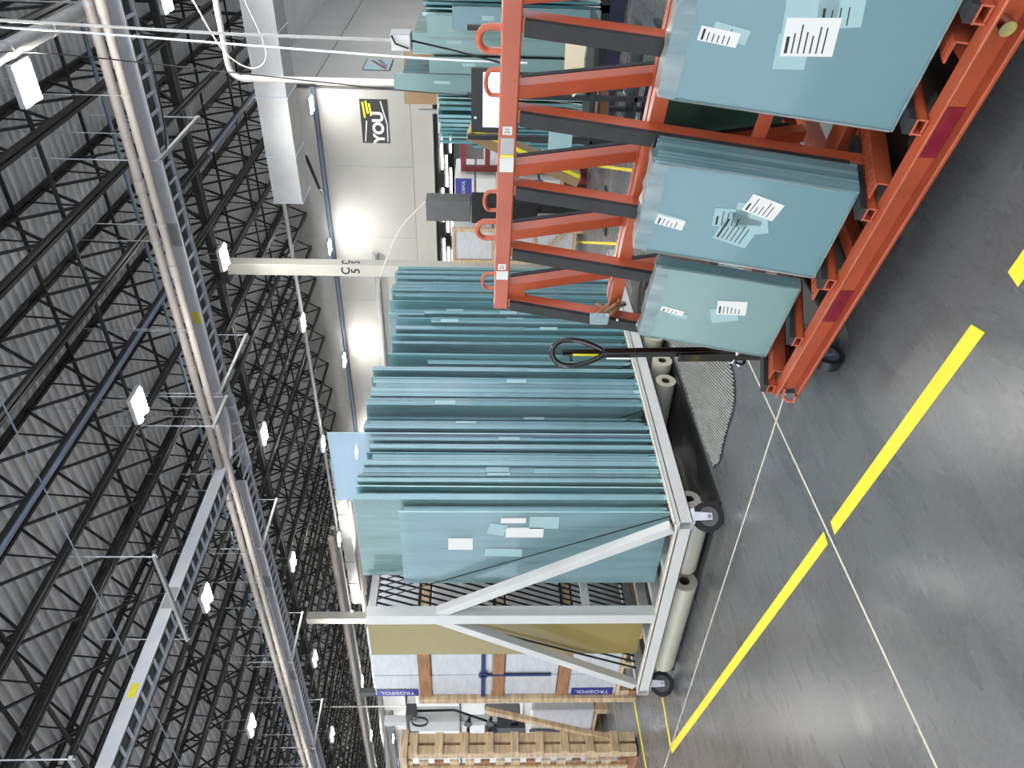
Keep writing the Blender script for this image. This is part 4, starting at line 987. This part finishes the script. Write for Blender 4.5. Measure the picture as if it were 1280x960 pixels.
# ---- pallets of boxes and red racking on the far right
def box_crate(x, y, w_, h_, label, rows):
    c = thing('box_crate', label, 'crate', (x, y, 0))
    for k in range(rows):
        z0 = 0.15 + k * (h_ - 0.15) / rows; z1 = z0 + (h_ - 0.15) / rows - 0.03
        MB().box(0.03, 0.9, 0.03, w_ - 0.03, z0, z1).build('wrapped_box', WRAPW, c, 0.01)
    for yy in (0.0, w_ - 0.06): MB().box(0.0, 0.06, yy, yy + 0.06, 0.0, h_).build('post', WOOD, c, 0.003)
    for k in range(rows + 1):
        z = 0.1 + k * (h_ - 0.15) / rows; MB().box(0.0, 0.05, 0.06, w_ - 0.06, z, z + 0.05).build('batten', WOOD, c, 0.003)
    MB().bar((-0.01, 0.06, 0.3), (-0.01, w_ - 0.06, 0.8), 0.05, 0.02, (1, 0, 0)).build('diagonal', WOOD, c)
    return c
box_crate(11.0, 5.42, 0.62, 2.1, 'pine crate of wrapped boxes beside the white rack, behind the cart rail', 3)
bb = thing('label_boxes', 'white boxes with blue bands stacked on red trestles', 'box stack', (11.1, 4.63, 0))
for k in range(5):
    MB().box(0, 0.8, 0, 0.36, 0.42 + k * 0.33, 0.72 + k * 0.33).build('white_box', PAPER, bb, 0.006)
for z in (1.78, 0.68):
    l_ = MB().box(-0.003, 0.0, 0.0, 0.36, z, z + 0.25).build('blue_band', BLUE, bb); text('TROSIFOL', 0.065, PAPER, l_, (-0.004, 0.18, z + 0.125), (0, -1, 0), (0, 0, 1))
MB().box(0, 0.8, 0, 0.36, 0.36, 0.42).build('pallet_deck', WOOD, bb)
for y in (0.0, 0.3): MB().box(0.0, 0.8, y, y + 0.06, 0, 0.36).build('trestle', REDM, bb)
box_crate(12.2, 3.7, 0.75, 2.0, 'pine crate of wrapped boxes behind the red frame', 3)
rf = thing('red_frame', 'dark red steel frame standing before the far box crates', 'frame', (11.3, 3.62, 0))
for y in (0.0, 0.45, 0.9):
    MB().box(0, 0.08, y, y + 0.08, 0.0, 1.95).build('upright', REDM, rf)
for z in (0.3, 0.9, 1.5, 1.87): MB().box(0.0, 0.08, 0.08, 0.9, z, z + 0.08).build('rail', REDM, rf)
MB().bar((0.04, 0.1, 0.35), (0.04, 0.88, 0.95), 0.05, 0.05).build('diagonal', REDM, rf)
wl = thing('wrapped_pallet', 'pale film-wrapped pallet load standing far beyond the aisle lines', 'pallet', (14.6, 5.3, 0))
MB().box(0, 1.0, 0, 1.2, 0.14, 1.6).build('wrapped_load', WRAPW, wl, 0.03); MB().box(0, 1.0, 0, 1.2, 0.1, 0.14).build('deck_board', WOOD, wl)
for y in (0, 0.55, 1.1): MB().box(0, 1.0, y, y + 0.1, 0, 0.1).build('runner', WOOD, wl)
dk = thing('dark_cabinet', 'black cabinet before the lower hall opening', 'cabinet', (13.8, 6.9, 0))
MB().box(0, 0.5, 0, 1.4, 0.05, 2.0).build('body', BLACK, dk, 0.01); MB().box(0, 0.5, 0, 1.4, 0, 0.05).build('plinth', DARK, dk); MB().box(-0.012, 0, 0.03, 0.68, 0.1, 1.95).build('door', GALVD, dk); MB().box(-0.012, 0, 0.72, 1.37, 0.1, 1.95).build('door', BLACK, dk)

# ================================================================== POSTERS ON THE END WALL
po = thing('poster', 'black poster with white lettering on the pale wall', 'poster', (XW - 0.012, 6.75, 4.3))
MB().box(0, 0.01, 0, 1.24, 0, 0.78).build('sheet', BLACK, po)
text('YOU', 0.42, PAPER, po, (-0.002, 0.79, 0.29), (0, -1, 0), (0, 0, 1), bold=0.018)
mb = MB()
for k, (a, b) in enumerate(((0.08, 0.52), (0.05, 0.40), (0.12, 0.46))): mb.bar((-0.002, a, 0.70 - k * 0.09), (-0.002, b, 0.66 - k * 0.09), 0.002, 0.05, (0, 0, 1))
mb.build('yellow_strokes', YELLOWP, po)
mb = MB(); mb.bar((-0.002, 1.2, 0.06), (-0.002, 0.7, 0.045), 0.002, 0.03).bar((-0.002, 0.7, 0.045), (-0.002, 0.05, 0.2), 0.002, 0.03).bar((-0.002, 1.2, 0.7), (-0.002, 0.6, 0.62), 0.002, 0.03)
mb.build('white_swoosh', PAPER, po)
p2 = thing('poster', 'small grey and red picture poster on the grey return wall', 'poster', (22.9, YC - 0.08, 4.35))
MB().box(0, 1.1, 0, 0.012, 0, 0.75).build('sheet', PAPERU, p2)
MB().bar((0.1, -0.002, 0.1), (0.95, -0.002, 0.6), 0.003, 0.1).build('red_stroke', REDM, p2); MB().bar((0.3, -0.002, 0.1), (1.05, -0.002, 0.4), 0.003, 0.12).build('blue_stroke', BLUEPIPE, p2)
MB().box(-0.02, 1.12, -0.006, 0.0, -0.02, 0.0).box(-0.02, 1.12, -0.006, 0.0, 0.75, 0.77).build('frame_edge', DARK, p2)
bracket = thing('wall_bracket', 'black square bracket on the wall above the glass', 'bracket', (XW - 0.2, 18.9, 5.0))
MB().box(0, 0.04, -0.6, 0.0, 0.55, 0.62).box(0, 0.04, -0.6, -0.52, 0.0, 0.6).build('arm', BLACK, bracket)
